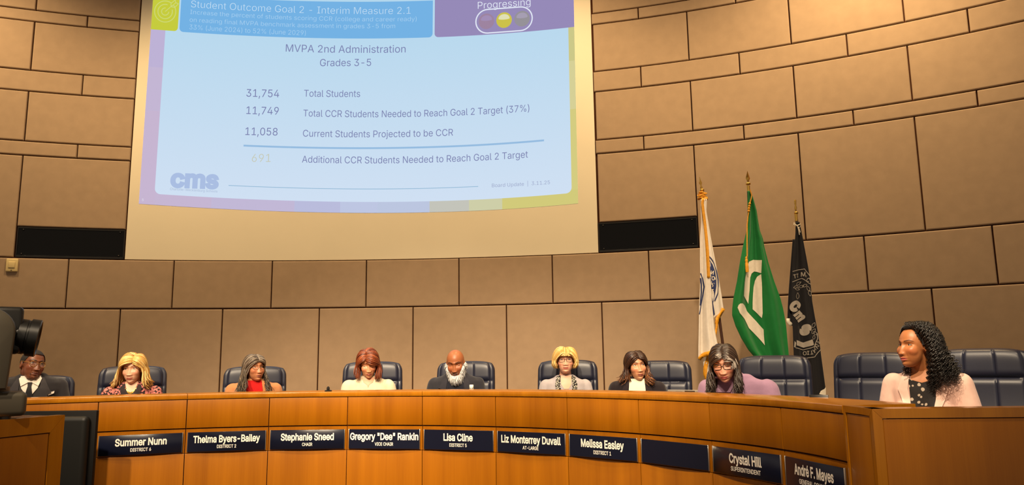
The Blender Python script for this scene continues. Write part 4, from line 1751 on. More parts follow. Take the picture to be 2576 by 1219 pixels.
for q in P.head_pts:
    x, y, z = q
    if abs(x) < 0.032 and -0.057 < z < -0.046 and y < -0.07 and rng.random() < 0.05:
        mb.col = (0.03, 0.02, 0.015) if rng.random() < 0.7 else (0.3, 0.28, 0.25)
        mb.tube([P.h(x, y, z), P.h(x + x * 0.1, y - 0.004, z - 0.006)], [0.0016, 0.0006], 4)
P.hair_done(mb, 0.6, 'moustache')

# --- 5 woman with the short blonde bob
P = Person('woman with a short blonde bob, dark glasses and patterned scarf over a grey top', 1422, 878, 938, 6.75, 0.97, yaw=-2, pitch=-2, roll=0, sh=-0.170, sw=1.0,
           skin=rgb(230, 172, 142), lips=rgb(196, 110, 98), brow=rgb(140, 100, 60), headw=1.05)
P.eyes(0.95, iris=(0.05, 0.06, 0.08))
P.glasses(mat('glasses_tortoise', rgb(54, 30, 18), 0.3), 0.025, 0.0175, 0.0017, 3.2)
P.garment('top', cloth('top_grey', rgb(176, 168, 172)), 0.015, folds=0.007, sleeve=1.12, seed=23)
P.patch('neckline', [(-0.050, -0.125), (0.050, -0.125), (0.045, -0.20), (0.02, -0.24), (-0.02, -0.24), (-0.045, -0.20)], mat('skin_neck5', rgb(230, 172, 142), 0.45), 0.003)
P.patch('scarf', [(0.046, -0.118), (0.082, -0.135), (0.098, -0.20), (0.080, -0.32), (0.035, -0.34), (0.050, -0.24), (0.052, -0.18)], pattern_mat('scarf_pattern', 'check', rgb(24, 22, 22), rgb(206, 196, 182), (0, 0, 0), 70), 0.012, 0.006, mirror=True)
mb = MB()
bb = [rgb(232, 196, 120), rgb(214, 172, 96), rgb(240, 212, 146), rgb(196, 150, 78)]
P.scalp(mb, rgb(200, 156, 84), 1.06, 0.5, -0.4, 62)
P.locks(mb, 230, bb, part=0.05, phi=(52, 178), length=0.062, flare=(-0.018, -0.03), r=0.0075, inf=(1.16, 1.40), seed=41, bulge=0.10, lenvar=0.1, jit=0.008)
P.locks(mb, 90, bb, part=-0.05, phi=(0, 58), front=-0.05, back=0.1, length=0.006, end_z=0.30, flare=(0.0, 0.0), r=0.0065, inf=(1.14, 1.22), seed=42, jit=0.006)
P.hair_done(mb, 0.34)

# --- 6 woman in the black blazer
P = Person('woman with long dark centre-parted hair in a black blazer and white blouse glancing sideways', 1601, 887, 954, 6.25, 1.0, yaw=9, pitch=3, roll=-5, byaw=-10, sh=-0.130, sw=1.04,
           skin=rgb(208, 148, 110), lips=rgb(158, 84, 68), brow=rgb(36, 22, 16))
P.eyes(0.8, gaze=(0.9, 0))
P.garment('blazer', cloth('blazer_black', rgb(34, 26, 30)), 0.018, folds=0.006, seed=29)
P.patch('white_blouse', [(-0.060, -0.10), (0.060, -0.10), (0.068, -0.20), (0.05, -0.40), (-0.05, -0.40), (-0.068, -0.20)], cloth('blouse_white', rgb(234, 222, 200)), 0.006, 0.004)
P.patch('lapel', [(0.060, -0.10), (0.086, -0.11), (0.135, -0.22), (0.06, -0.40), (0.052, -0.36), (0.078, -0.22)], cloth('lapel_black', rgb(40, 31, 35)), 0.010, mirror=True)
db = [rgb(48, 28, 20), rgb(36, 22, 16), rgb(66, 40, 28)]
tb = [rgb(150, 96, 56), rgb(118, 72, 42), rgb(80, 48, 30)]
mb = MB()
P.scalp(mb, rgb(44, 27, 20), 1.05, 0.55, -0.4, 60)
P.locks(mb, 200, db, part=-0.03, phi=(64, 178), length=0.12, flare=(-0.005, 0.0), wave=0.006, r=0.0075, inf=(1.10, 1.24), seed=51, tip=tb, tipt=0.72)
P.locks(mb, 70, db, part=0.0, phi=(60, 100), front=-0.8, back=-0.5, length=0.16, sides=(1,), flare=(0.01, 0.0), wave=0.018, wfreq=1.6, r=0.007, inf=(1.12, 1.24), seed=52, tip=tb, tipt=0.5, fwd=0.07, curl=0.02)
P.locks(mb, 26, db, part=-0.05, phi=(70, 110), front=-0.7, back=-0.3, length=0.14, sides=(-1,), flare=(0.03, 0.02), wave=0.012, r=0.006, inf=(1.1, 1.2), seed=53, tip=tb, tipt=0.7, curl=0.03)
P.hair_done(mb, 0.34)

# --- 7 woman in the lavender sweater
P = Person('woman with long dark grey-streaked hair, black glasses and lavender sweater leaning forward', 1821, 870, 958, 5.1, 1.02, yaw=-23, pitch=20, roll=-4, byaw=-20, sh=-0.125, off=(0.095, 0.06), lean=0.22, sw=1.16, dep=1.1,
           skin=rgb(226, 166, 138), lips=rgb(190, 96, 92), brow=rgb(60, 44, 36))
P.eyes(0.35, iris=(0.05, 0.05, 0.05), gaze=(-0.2, -1))
P.glasses(mat('glasses_black', rgb(20, 14, 13), 0.3), 0.0265, 0.0185, 0.0022, 3.4)
P.garment('sweater', cloth('sweater_lavender', rgb(158, 124, 150), bump=0.6, bs=300), 0.017, folds=0.008, sleeve=1.15, seed=37, cover=0.95)
P.patch('cowl', [(-0.075 - 0.10, -0.085), (0.065 - 0.10, -0.085), (0.085 - 0.10, -0.14), (0.06 - 0.10, -0.19), (-0.06 - 0.10, -0.19), (-0.085 - 0.10, -0.14)], cloth('sweater_lavender', (0, 0, 0)), 0.014, 0.006)
dk = [rgb(52, 38, 30), rgb(40, 30, 24), rgb(70, 54, 44)]
tg = [rgb(56, 44, 38), rgb(70, 60, 53), rgb(46, 36, 30), rgb(50, 40, 34), rgb(44, 34, 28), rgb(48, 38, 32), rgb(88, 78, 70)]
mb = MB()
P.scalp(mb, rgb(48, 36, 29), 1.05, 0.5, -0.4, 60)
P.locks(mb, 240, dk, part=0.08, phi=(64, 178), length=0.18, flare=(0.01, 0.01), wave=0.010, wfreq=1.5, r=0.0075, inf=(1.08, 1.20), seed=61, tip=tg, tipt=0.6, fwd=0.03)
P.locks(mb, 60, dk, part=0.1, phi=(58, 84), front=-0.8, back=-0.55, length=0.19, flare=(0.015, 0.01), wave=0.014, wfreq=1.6, r=0.007, inf=(1.08, 1.17), seed=62, tip=tg, tipt=0.55, fwd=0.05)
P.locks(mb, 14, [rgb(186, 176, 166), rgb(150, 140, 132), rgb(96, 84, 76)], part=0.16, phi=(48, 66), front=-0.9, back=-0.78, length=0.05, end_z=0.1, sides=(1,), flare=(0.01, 0.01), r=0.0036, inf=(1.16, 1.20), seed=63, fwd=0.02)
P.locks(mb, 4, [rgb(186, 176, 166)], part=0.12, phi=(30, 44), front=-0.9, back=-0.8, length=0.004, end_z=0.55, sides=(-1,), r=0.0034, inf=(1.14, 1.18), seed=64)
P.hair_done(mb, 0.36)

# --- 8 woman in the pink blazer
P = Person('woman with long curly black hair and headband in a pale pink blazer facing sideways', 2300, 818, 925, 4.4, 1.04, yaw=-76, pitch=2, roll=0, byaw=-40, sh=-0.170, off=(0.05, 0.02), sw=1.0,
           skin=rgb(176, 112, 68), lips=rgb(186, 92, 90), brow=rgb(40, 22, 14))
P.eyes(0.75, gaze=(-0.3, 0))
P.garment('blazer', cloth('blazer_pink', rgb(222, 184, 170), bump=0.3), 0.020, folds=0.009, sleeve=1.12, seed=43)
P.patch('neckline', [(-0.056, -0.10), (0.056, -0.10), (0.060, -0.21), (-0.060, -0.21)], mat('skin_neck8', rgb(176, 112, 68), 0.45), 0.003)
P.patch('floral_top', [(-0.070, -0.185), (0.0, -0.205), (0.070, -0.185), (0.06, -0.40), (-0.06, -0.40)], pattern_mat('top_floral', 'floral', rgb(20, 15, 14), rgb(24, 18, 17), rgb(176, 160, 142), 30, 0.76, 1.2), 0.006, 0.004)
P.patch('lapel', [(0.058, -0.11), (0.086, -0.115), (0.130, -0.24), (0.07, -0.42), (0.055, -0.38), (0.075, -0.24)], cloth('lapel_pink', rgb(228, 192, 178), bump=0.3), 0.011, mirror=True)
ck = [(0.010, 0.008, 0.007), (0.016, 0.012, 0.010), (0.007, 0.006, 0.005)]
mb = MB()
P.scalp(mb, (0.008, 0.006, 0.005), 1.07, 0.80, -0.45, 84)
P.locks(mb, 260, ck, part=0.0, phi=(84, 178), front=-0.30, back=0.6, length=0.20, flare=(0.05, 0.02), r=0.0038, inf=(1.14, 1.40), seed=71, coil=0.011, coil_p=0.032, bulge=0.14, jit=0.04, fwd=0.01, sides=(1,), top=1.16)
P.locks(mb, 170, ck, part=0.0, phi=(112, 178), front=-0.25, back=0.6, length=0.20, flare=(0.05, 0.02), r=0.0038, inf=(1.14, 1.36), seed=72, coil=0.011, coil_p=0.032, bulge=0.14, jit=0.04, sides=(-1,), top=1.16)
P.locks(mb, 60, ck, part=0.1, phi=(84, 98), front=-0.30, back=-0.1, length=0.23, flare=(0.01, 0.0), r=0.0038, inf=(1.10, 1.2), seed=73, coil=0.010, coil_p=0.030, jit=0.03, sides=(1,), top=1.14)
P.locks(mb, 46, ck, part=-0.1, phi=(96, 118), front=-0.28, back=0.0, length=0.20, flare=(0.02, 0.0), r=0.0038, inf=(1.06, 1.12), seed=74, coil=0.011, coil_p=0.030, jit=0.03, sides=(-1,), fwd=0.075, top=1.1)
P.hair_done(mb, 0.3)
mb = MB()
hb = []
for i in range(25):
    a = math.radians(-100 + 200 * i / 24)
    d = Vector((math.sin(a), -0.50 + 0.34 * abs(math.sin(a)), math.cos(a) * 0.92))
    hb.append(P.sk(d.normalized(), 1.08))
mb.tube(hb, 0.0125, 8)
mb.build('headband', cloth('headband_black', rgb(22, 16, 15)), P.root)
# ------------------------------------------------------------------ lecterns at the two ends
def seg_box(mb, p0, p1, z0, z1, back, o0=0.0, bev=0.003):
    """upright board from p0 to p1 in plan, its face on the p0-p1 line shifted o0 outward, thickness back"""
    p0, p1 = Vector((*p0, 0)), Vector((*p1, 0))
    d = (p1 - p0)
    Ln = d.length
    d.normalize()
    nr = Vector((d.y, -d.x, 0))
    c = (p0 + p1) / 2 + nr * (o0 - back / 2)
    mb.box((c.x, c.y, (z0 + z1) / 2), (Ln, back, z1 - z0), bev, 2, Matrix.Rotation(math.atan2(d.y, d.x), 3, 'Z'))
    return d, nr


def framed_face(root, p0, p1, ztop, zbot, rail, stile0, stile1, thick):
    """mitred frame around a slightly recessed panel; returns nothing"""
    a, b_ = Vector((*p0, 0)), Vector((*p1, 0))
    d = (b_ - a).normalized()
    q0, q1 = a + d * stile0, b_ - d * stile1
    mb = MB()
    seg_box(mb, q0[:2], q1[:2], zbot, ztop - rail, thick, -0.012, 0.0)
    mb.build('shadow_gap', reveal, root)
    g2 = 0.004
    mb = MB()
    seg_box(mb, (q0 + d * g2)[:2], (q1 - d * g2)[:2], zbot, ztop - rail - g2, thick * 0.5, -0.003, 0.002)
    mb.build('front_panel', wood, root)
    nr = Vector((d.y, -d.x, 0))

    def mitre(poly):
        n = len(poly)
        mb = MB()
        vs = [a + d * s + Vector((0, 0, z)) for s, z in poly] + [a + d * s + Vector((0, 0, z)) - nr * thick for s, z in poly]
        fs = [tuple(range(n))[::-1], tuple(range(n, 2 * n))] + [(i, (i + 1) % n, n + (i + 1) % n, n + i) for i in range(n)]
        mb.add(vs, fs)
        return mb
    W = (b_ - a).length
    mitre([(0.0008, ztop), (W - 0.0008, ztop), (W - stile1, ztop - rail), (stile0, ztop - rail)]).build('frame_rail', wood_edge, root, smooth=False)
    if stile0 > 0.001:
        mitre([(0, ztop - 0.0008), (stile0 - 0.0008, ztop - rail), (stile0 - 0.0008, zbot), (0, zbot)]).build('frame_stile', wood_edge, root, smooth=False)
    if stile1 > 0.001:
        mitre([(W, ztop - 0.0008), (W, zbot), (W - stile1 + 0.0008, zbot), (W - stile1 + 0.0008, ztop - rail)]).build('frame_stile', wood_edge, root, smooth=False)


PA, PB, PC = (1.519, 3.535), (1.536, 3.287), (2.95, 3.199)
pod = empty('side_desk', (1.9, 3.3, 0), 0, 'tall honey-coloured wood side desk with mitred frame at the right end', 'desk')
framed_face(pod, PB, PC, DZT, 0.0, 0.040, 0.040, 0.04, 0.10)
framed_face(pod, PA, PB, DZT, 0.0, 0.030, 0.018, 0.026, 0.06)
mb = MB()
mb.box((2.35, 3.62, 1.035), (1.2, 0.60, 0.03), 0.004, 2, Matrix.Rotation(-0.0622, 3, 'Z'))
mb.build('worktop', wood, pod)

far = Vector((-2.141, 3.642, 0))
dd = Vector((-0.353, -0.936, 0)).normalized()
nn_ = Vector((-dd.y * -1 * -1, dd.x, 0))
nn_ = Vector((dd.y, -dd.x, 0))          # to the left of the face, away from the dais
near = far + dd * 0.95
LT = 1.267
lec = empty('camera_plinth', (far + dd * 0.45 + nn_ * 0.3)[:], 0, 'wooden cabinet at the lower left corner with a video camera standing on top', 'cabinet')
framed_face(lec, near[:2], far[:2], LT, 0.0, 0.075, 0.07, 0.07, 0.05)
mb = MB()
c = far + dd * 0.475 + nn_ * 0.33
mb.box((c.x, c.y, (LT - 0.004) / 2), (0.945, 0.55, LT - 0.004), 0.003, 2, Matrix.Rotation(math.atan2(dd.y, dd.x), 3, 'Z'))
mb.build('cabinet_body', wood, lec)

# ------------------------------------------------------------------ video camera on the left cabinet
Yc = 3.42
pc = at(-52, 1050, Yc)
pc.z = LT
rc = empty('video_camera', pc, 0.61, 'large pan-tilt video camera with black lens on the wooden cabinet at the left edge', 'camera')


def cp(px, py, Y=Yc):
    return at(px, py, Y)


sc = (cp(100, 900) - cp(0, 900)).x / 100     # metres per photo pixel at that distance
zb = lambda py: cp(20, py).z
mb = MB()
hb_ = zb(985) - LT
mb.box((pc.x, pc.y, LT + 0.012 + (hb_ - 0.012) / 2), (0.34, 0.25, hb_ - 0.012), 0.022, 4)
mb.build('base', greyp, rc)
for sx in (-1, 1):
    for sy in (-1, 1):
        mb = MB()
        mb.lathe([(0.022, 0), (0.022, 0.014)], (pc.x + sx * 0.095, pc.y + sy * 0.085, LT), 14)
        mb.build('foot', blackp, rc)
mb = MB()
mb.lathe([(0.105, 0), (0.105, 0.03)], (pc.x, pc.y, LT + hb_ - 0.008), 32)
mb.build('turntable', blackp, rc)
z0, z1 = LT + hb_ + 0.012, zb(777)
for sy, nm in ((-0.115, 'yoke_arm'), (0.115, 'yoke_arm')):
    mb = MB()
    P2 = []
    hw = 0.105
    top = z1
    n = 16
    for i in range(n + 1):
        a = PI * i / n
        P2.append((hw * math.cos(a) * (1.0), top - hw + hw * math.sin(a)))
    P2 += [(-hw * 0.86, z0), (hw * 0.86, z0)]
    m = len(P2)
    vs, fs = [], []
    lay = [(-0.032, 0.90), (-0.026, 0.97), (-0.018, 1.0), (0.018, 1.0), (0.026, 0.97), (0.032, 0.90)]
    zc_ = (z0 + top) / 2
    for yy, k in lay:
        for x, z in P2:
            vs.append((pc.x + x * k, pc.y + sy + yy, zc_ + (z - zc_) * (1 - (1 - k) * 0.4)))
    for j in range(len(lay) - 1):
        for i in range(m):
            fs.append((j * m + i, j * m + (i + 1) % m, (j + 1) * m + (i + 1) % m, (j + 1) * m + i))
    fs.append(tuple(range(m))[::-1])
    fs.append(tuple((len(lay) - 1) * m + i for i in range(m)))
    mb.add(vs, fs)
    mb.build(nm, greyp, rc)
mb = MB()
hz = (zb(772) + zb(893)) / 2
ht = zb(772) - zb(893)
mb.box((pc.x + 0.015, pc.y, hz + 0.004), (0.235, 0.155, ht * 0.98), 0.02, 3)
hd = mb.build('camera_head', blackp, rc)
mb = MB()
ax = Vector((0.985, -0.10, -0.14)).normalized()
lc = Vector((pc.x + 0.10, pc.y - 0.01, (zb(797) + zb(893)) / 2 + 0.005))
lr = (zb(797) - zb(893)) / 2
mb.lathe([(lr * 0.80, 0), (lr * 0.82, 0.018), (lr * 0.93, 0.02), (lr * 0.93, 0.050), (lr * 0.90, 0.052), (lr * 0.90, 0.058), (lr * 1.0, 0.062), (lr * 1.0, 0.098), (lr * 0.93, 0.102), (lr * 0.86, 0.098), (lr * 0.80, 0.085)], lc, 40, ax)
ln_ = mb.build('lens_barrel', mat('lens_black', rgb(14, 14, 14), 0.35), rc)
mb = MB()
mb.lathe([(lr * 0.79, 0), (lr * 0.5, 0.012), (lr * 0.05, 0.016)], lc + ax * 0.078, 32, ax)
mb.build('lens_glass', glassm, ln_)

# ------------------------------------------------------------------ black display in front of the dais, seen from behind
Ym = 5.28
tr = at(243, 1031.5, Ym)
Wm, Hm = 1.25, 0.73
mon = empty('monitor', (tr.x - Wm / 2, Ym, 0), 0, 'black flat monitor seen from behind between the left cabinet and the dais', 'monitor')
mb = MB()
mb.box((tr.x - Wm / 2, Ym + 0.02, tr.z - Hm / 2), (Wm, 0.035, Hm), 0.006, 2)
mb.build('screen_panel', mat('monitor_black', rgb(7, 6, 6), 0.6, spec=0.2), mon)
mb = MB()
mb.box((tr.x - Wm / 2, Ym - 0.025, tr.z - Hm / 2 - 0.01), (Wm - 0.06, 0.075, Hm - 0.05), 0.034, 6)
mb.build('rear_housing', mat('monitor_back', rgb(13, 13, 12), 0.5, spec=0.3), mon)
mb = MB()
mb.box((tr.x - Wm / 2, Ym + 0.0, (tr.z - Hm) / 2 + 0.1), (0.08, 0.06, tr.z - Hm + 0.3), 0.01, 2)
mb.build('stand_post', blackp, mon)
mb = MB()
mb.box((tr.x - Wm / 2, Ym - 0.05, 0.012), (0.7, 0.45, 0.024), 0.008, 2)
mb.build('stand_foot', blackp, mon)

# ------------------------------------------------------------------ small things on the dais
q = at(825.6, 976.5, 6.02)
ms = empty('microphone', (q.x, q.y, DZT), 0, 'small black gooseneck microphone on the dais to the left of the cream sweater', 'microphone')
mb = MB()
mb.lathe([(0.0, 0), (0.028, 0.0), (0.028, 0.008), (0.008, 0.014), (0.0, 0.014)], (q.x, q.y + 0.005, DZT), 18)
mb.build('mount', blackp, ms)
mb = MB()
mb.tube([(q.x, q.y + 0.005, DZT + 0.01), (q.x + 0.001, q.y + 0.004, DZT + 0.02), (q.x, q.y, q.z - 0.004)], 0.0028, 8)
mb.build('gooseneck', mat('mic_neck', rgb(190, 170, 120), 0.35, metal=0.6), ms)
mb = MB()
mb.ell((q.x, q.y, q.z), (0.0125, 0.0125, 0.017), 18, 12)
mb.build('foam_windscreen', mat('foam', rgb(26, 22, 20), 0.95, bump=1.0, bscale=600), ms)

q = at(1186, 967, 6.22)
hb2 = q.z - WTOP
bt = empty('water_bottle', (q.x, q.y, WTOP), 0, 'small clear water bottle with a white cap in front of the bearded man', 'bottle')
clear = mat('bottle_plastic', rgb(214, 210, 200), 0.15, trans=0.75)
mb = MB()
mb.lathe([(0.001, 0), (0.030, 0.0), (0.032, 0.006), (0.032, 0.07), (0.030, 0.08), (0.032, 0.09), (0.032, hb2 - 0.075), (0.028, hb2 - 0.052), (0.017, hb2 - 0.030), (0.013, hb2 - 0.02), (0.013, hb2 - 0.006)], (q.x, q.y, WTOP), 24)
mb.build('bottle_body', clear, bt)
mb = MB()
mb.lathe([(0.0165, 0), (0.0170, 0.004), (0.0170, 0.022), (0.015, 0.0245), (0.001, 0.0245)], (q.x, q.y, q.z - 0.0245), 24)
mb.build('cap', mat('cap_white', rgb(240, 236, 228), 0.4), bt)
mb = MB()
mb.lathe([(0.0326, 0.085), (0.0328, 0.10), (0.0328, hb2 - 0.085), (0.0326, hb2 - 0.08)], (q.x, q.y, WTOP), 24)
mb.build('label', mat('bottle_label', rgb(228, 226, 222), 0.5), bt)

l0, l1 = at(1679.5, 979.5, 5.42), at(1790, 981.0, 5.22)
xd = (l1 - l0)
zt = (l0.z + l1.z) / 2
xd.z = 0
Wl = xd.length
xd.normalize()
nb = Vector((xd.y, -xd.x, 0))
lap_c = (l0 + l1) / 2
lp = empty('laptop', (lap_c.x, lap_c.y, WTOP), 0, 'silver laptop with stickers on its raised lid beside the woman in lavender', 'laptop')
rot = Matrix.Rotation(math.atan2(xd.y, xd.x), 3, 'Z')
mb = MB()
bc = lap_c - nb * (0.16)
hinge = lap_c - nb * 0.045
mb.box((hinge - nb * 0.11)[:2] + (WTOP + 0.009,), (Wl, 0.22, 0.016), 0.006, 2, rot)
silver = mat('laptop_silver', rgb(196, 186, 172), 0.35, metal=0.5)
mb.build('keyboard_base', silver, lp)
hl = zt - WTOP - 0.014
tilt = math.atan2(0.045, hl)
rl = rot @ Matrix.Rotation(tilt, 3, 'X')
lcen = Vector(((hinge.x + lap_c.x) / 2, (hinge.y + lap_c.y) / 2, WTOP + 0.014 + hl / 2))
lid_h = math.hypot(hl, 0.045)
mb = MB()
mb.box(lcen, (Wl, 0.008, lid_h), 0.0035, 2, rl)
lid = mb.build('lid', silver, lp)
for x0, x1, y0, y1, cc in ((-0.31, -0.16, 0.010, 0.024, (40, 34, 30)), (-0.10, 0.13, 0.004, 0.012, (70, 58, 50)), (0.02, 0.14, 0.018, 0.026, (90, 70, 58)), (0.21, 0.31, 0.010, 0.034, (60, 48, 42)),
                           (0.33, 0.42, 0.012, 0.050, (150, 34, 26)), (-0.42, -0.25, 0.05, 0.09, (40, 90, 140)), (-0.1, 0.1, 0.06, 0.12, (230, 220, 200)), (0.15, 0.35, 0.08, 0.13, (200, 150, 40))):
    mb = MB()
    c = Vector(((x0 + x1) / 2 * Wl, -0.0046, lid_h / 2 - (y0 + y1) / 2))
    mb.box(lcen + rl @ c, ((x1 - x0) * Wl, 0.0008, y1 - y0), 0.0003, 1, rl)
    mb.build('sticker', mat('sticker_%d_%d' % (cc[0], cc[2]), rgb(*cc), 0.5), lid)

q = at(2052, 992.5, 4.22)
tb_ = empty('tablet', (q.x, q.y, DZT), 0, 'dark tablet propped on the dais behind the countertop below the black flag', 'tablet')
mb = MB()
tb_.location.z = WTOP
ORIG[tb_.name] = Vector((q.x, q.y, WTOP))
rt = Matrix.Rotation(-0.55, 3, 'Z') @ Matrix.Rotation(-0.16, 3, 'X')
hh_ = (q.z - WTOP) / math.cos(0.16)
mb.box((q.x + 0.01, q.y - 0.01, WTOP + (q.z - WTOP) / 2), (0.10, 0.008, hh_), 0.003, 2, rt)
mb.build('tablet_body', mat('tablet_black', rgb(26, 24, 26), 0.35), tb_)
mb = MB()
mb.box((q.x + 0.012, q.y + 0.03, WTOP + 0.004), (0.11, 0.09, 0.008), 0.003, 2, Matrix.Rotation(-0.55, 3, 'Z'))
mb.build('tablet_stand', mat('tablet_black', (0, 0, 0)), tb_)

# ------------------------------------------------------------------ flags
class Flag:
    def __init__(self, name, label, Y, foot):
        self.Y = Y
        self.root = empty(name, foot, 0, label, 'flag', 'flags on poles behind the dais')

    def pl(self, px, py, off=0.0):
        p = at(px, py, self.Y)
        p.y += off
        return p

    def rowat(self, rows, py):
        if py <= rows[0][0]:
            return rows[0][1], rows[0][2]
        for (a, l0, r0), (b_, l1, r1) in zip(rows[:-1], rows[1:]):
            if py <= b_:
                t = (py - a) / (b_ - a)
                return l0 + (l1 - l0) * t, r0 + (r1 - r0) * t
        return rows[-1][1], rows[-1][2]

    def depth(self, rows, px, py, base, folds):
        l, r = self.rowat(rows, py)
        u = min(1.0, max(0.0, (px - l) / max(0.5, r - l)))
        t = min(1, (py - rows[0][0]) / (rows[-1][0] - rows[0][0]))
        wd = (r - l) * 0.0037
        d = 0
        for amp, fr, ph, drift in folds:
            d += amp * min(wd, 0.30) * math.sin(2 * PI * (fr * u + ph + drift * t))
        return base + d

    def cloth(self, rows, base, folds, m, bottom=None, nu=56, nv=110, name='flag_cloth'):
        """rows: (photo y, left, right) outline of the hanging cloth; bottom: how far the lower edge drops along u"""
        mb = MB()
        y0, y1 = rows[0][0], rows[-1][0]

        def fn(u, v):
            py = y0 + (y1 - y0) * v
            l, r = self.rowat(rows, py)
            px = l + (r - l) * u
            q = py
            if bottom:
                q = y0 + (bottom(u) - y0) * v
                l, r = self.rowat(rows, q)
                px = l + (r - l) * u
            return self.pl(px, q, self.depth(rows, px, q, base, folds))
        mb.grid(fn, nu, nv)
        o = mb.build(name, m, self.root, ang=180)
        md = o.modifiers.new('s', 'SOLIDIFY')
        md.thickness = 0.004
        md.offset = 0
        return o

    def applique(self, name, poly, rows, base, folds, m, off=0.007, parent=None, maxlen=6.0, holes=False):
        v, f = subdiv_poly(poly, maxlen)
        mb = MB()
        mb.add([self.pl(x, y, self.depth(rows, x, y, base, folds) - off) for x, y in v], [t[::-1] for t in f])
        return mb.build(name, m, parent or self.root, ang=180)

    def band(self, name, pts, wd, rows, base, folds, m, off=0.007, parent=None):
        """strip of constant width along a polyline of photo points"""
        P = []
        for a, b_ in zip(pts[:-1], pts[1:]):
            n = max(1, int(math.hypot(b_[0] - a[0], b_[1] - a[1]) / 5))
            P += [(a[0] + (b_[0] - a[0]) * i / n, a[1] + (b_[1] - a[1]) * i / n) for i in range(n)]
        P.append(pts[-1])
        mb = MB()
        vs = []
        for i, (x, y) in enumerate(P):
            a, b_ = P[max(0, i - 1)], P[min(len(P) - 1, i + 1)]
            dx, dy = b_[0] - a[0], b_[1] - a[1]
            L_ = math.hypot(dx, dy) or 1
            nx, ny = -dy / L_ * wd / 2, dx / L_ * wd / 2
            for s in (-1, 1):
                vs.append(self.pl(x + s * nx, y + s * ny, self.depth(rows, x + s * nx, y + s * ny, base, folds) - off))
        mb.add(vs, [(2 * i, 2 * i + 1, 2 * i + 3, 2 * i + 2) for i in range(len(P) - 1)])
        o = mb.build(name, m, parent or self.root, ang=35)
        if name in ('fringe', 'hem'):
            md = o.modifiers.new('s', 'SOLIDIFY')
            md.thickness = 0.004
            md.offset = 0
        return o

    def glyph(self, s, cx, cy, cap, ang, rows, base, folds, m, parent, bold=0.02, mirror=False, sx=1.0):
        uv, fs, asp = text_geo(s, bold)
        W = asp * cap * sx
        ca, sa = math.cos(ang), math.sin(ang)
        bm = bmesh.new()
        bv = [bm.verts.new((u, v, 0)) for u, v in uv]
        for f in fs:
            try:
                bm.faces.new([bv[i] for i in f])
            except ValueError:
                pass
        bmesh.ops.triangulate(bm, faces=list(bm.faces))
        for v in bm.verts:
            x, y = (v.co.x - 0.5) * W, -(v.co.y - 0.5) * cap
            v.co = (-x if mirror else x, y, 0)
        for _ in range(5):
            es = [e for e in bm.edges if e.calc_length() > 3.5]
            if not es:
                break
            bmesh.ops.subdivide_edges(bm, edges=es, cuts=1)
            bmesh.ops.triangulate(bm, faces=list(bm.faces))
        for v in bm.verts:
            x, y = v.co.x, v.co.y
            X, Y_ = cx + x * ca - y * sa, cy + x * sa + y * ca
            v.co = self.pl(X, Y_, self.depth(rows, X, Y_, base, folds) - 0.009)
        mb = MB()
        mb.bm(bm)
        return mb.build('lettering', m, parent, smooth=False)

    def pole(self, top, foot, m=polewood, r=0.0135, off=0.03):
        a = Vector(top)
        b_ = Vector(foot)
        mb = MB()
        mb.tube([b_ + Vector((0, 0, 0.02)), a], r, 14)
        mb.build('pole', m, self.root)
        mb = MB()
        mb.lathe([(0.001, 0), (0.15, 0), (0.155, 0.02), (0.13, 0.035), (0.05, 0.06), (0.03, 0.10), (0.024, 0.16)], b_, 28)
        mb.build('stand_base', brass, self.root)


def spear(mb, p, h, w):
    mb.lathe([(0.006, 0), (0.008, h * 0.06), (w * 0.55, h * 0.18), (w, h * 0.36), (w * 0.62, h * 0.62), (w * 0.25, h * 0.86), (0.0015, h)], p, 4)


FY = 7.05
white_c = cloth('flag_white', rgb(226, 214, 198), 0.7, bump=0.15)
green_c = cloth('flag_green', rgb(22, 112, 48), 0.6, bump=0.15)
black_c = cloth('flag_black', rgb(23, 20, 22), 0.7, bump=0.15)
navy_c = cloth('seal_navy', rgb(46, 56, 98), 0.7)
cream_c = cloth('emblem_cream', rgb(226, 212, 188), 0.7)
pale_c = cloth('emblem_grey', rgb(160, 148, 134), 0.7)

# white state flag with gold fringe
foot = at(1846, 1080, FY + 0.03)
foot.z = PLAT
F = Flag('flag', 'white flag with gold fringe and navy seal on a leaning pole, leftmost of three', FY, foot)
tp = at(1766.5, 481, FY + 0.03)
dirp = (at(1818.5, 869, FY + 0.03) - at(1810, 795.6, FY + 0.03)).normalized()
f2 = at(1818.5, 869, FY + 0.03)
fz = f2 + (f2 - tp).normalized() * ((f2.z - PLAT) / max(0.1, -(f2 - tp).normalized().z))
F.root.location = fz
ORIG[F.root.name] = Vector(fz)
F.pole(tp, fz)
mb = MB()
mb.ell(at(1766, 478, FY + 0.03), (0.022, 0.022, 0.018), 18, 12)
mb.lathe([(0.017, 0), (0.017, 0.05)], at(1767, 489, FY + 0.03), 16)
mb.lathe([(0.010, 0), (0.014, 0.012), (0.005, 0.03), (0.016, 0.055), (0.006, 0.085), (0.004, 0.10), (0.001, 0.115)], at(1764.6, 474, FY + 0.03), 6, (-0.10, 0, 1))
mb.build('finial', brass, F.root)
mb = MB()
for k in range(7):
    a = at(1766 + 4 * math.sin(k * 1.7), 485 + k * 2.3, FY)
    mb.tube([a + Vector((0.028 * math.cos(t), 0.028 * math.sin(t), 0.006 * math.sin(t * 2 + k))) for t in [2 * PI * i / 16 for i in range(16)]], 0.007, 6, closed=True)
mb.build('cord_knot', gold, F.root)
rA = [(503, 1761, 1774), (530, 1760.5, 1773), (560, 1762, 1774), (600, 1759, 1777), (650, 1759, 1780), (700, 1760, 1783), (775, 1757, 1788), (830, 1756.5, 1794), (870, 1756, 1803), (905, 1756, 1803)]
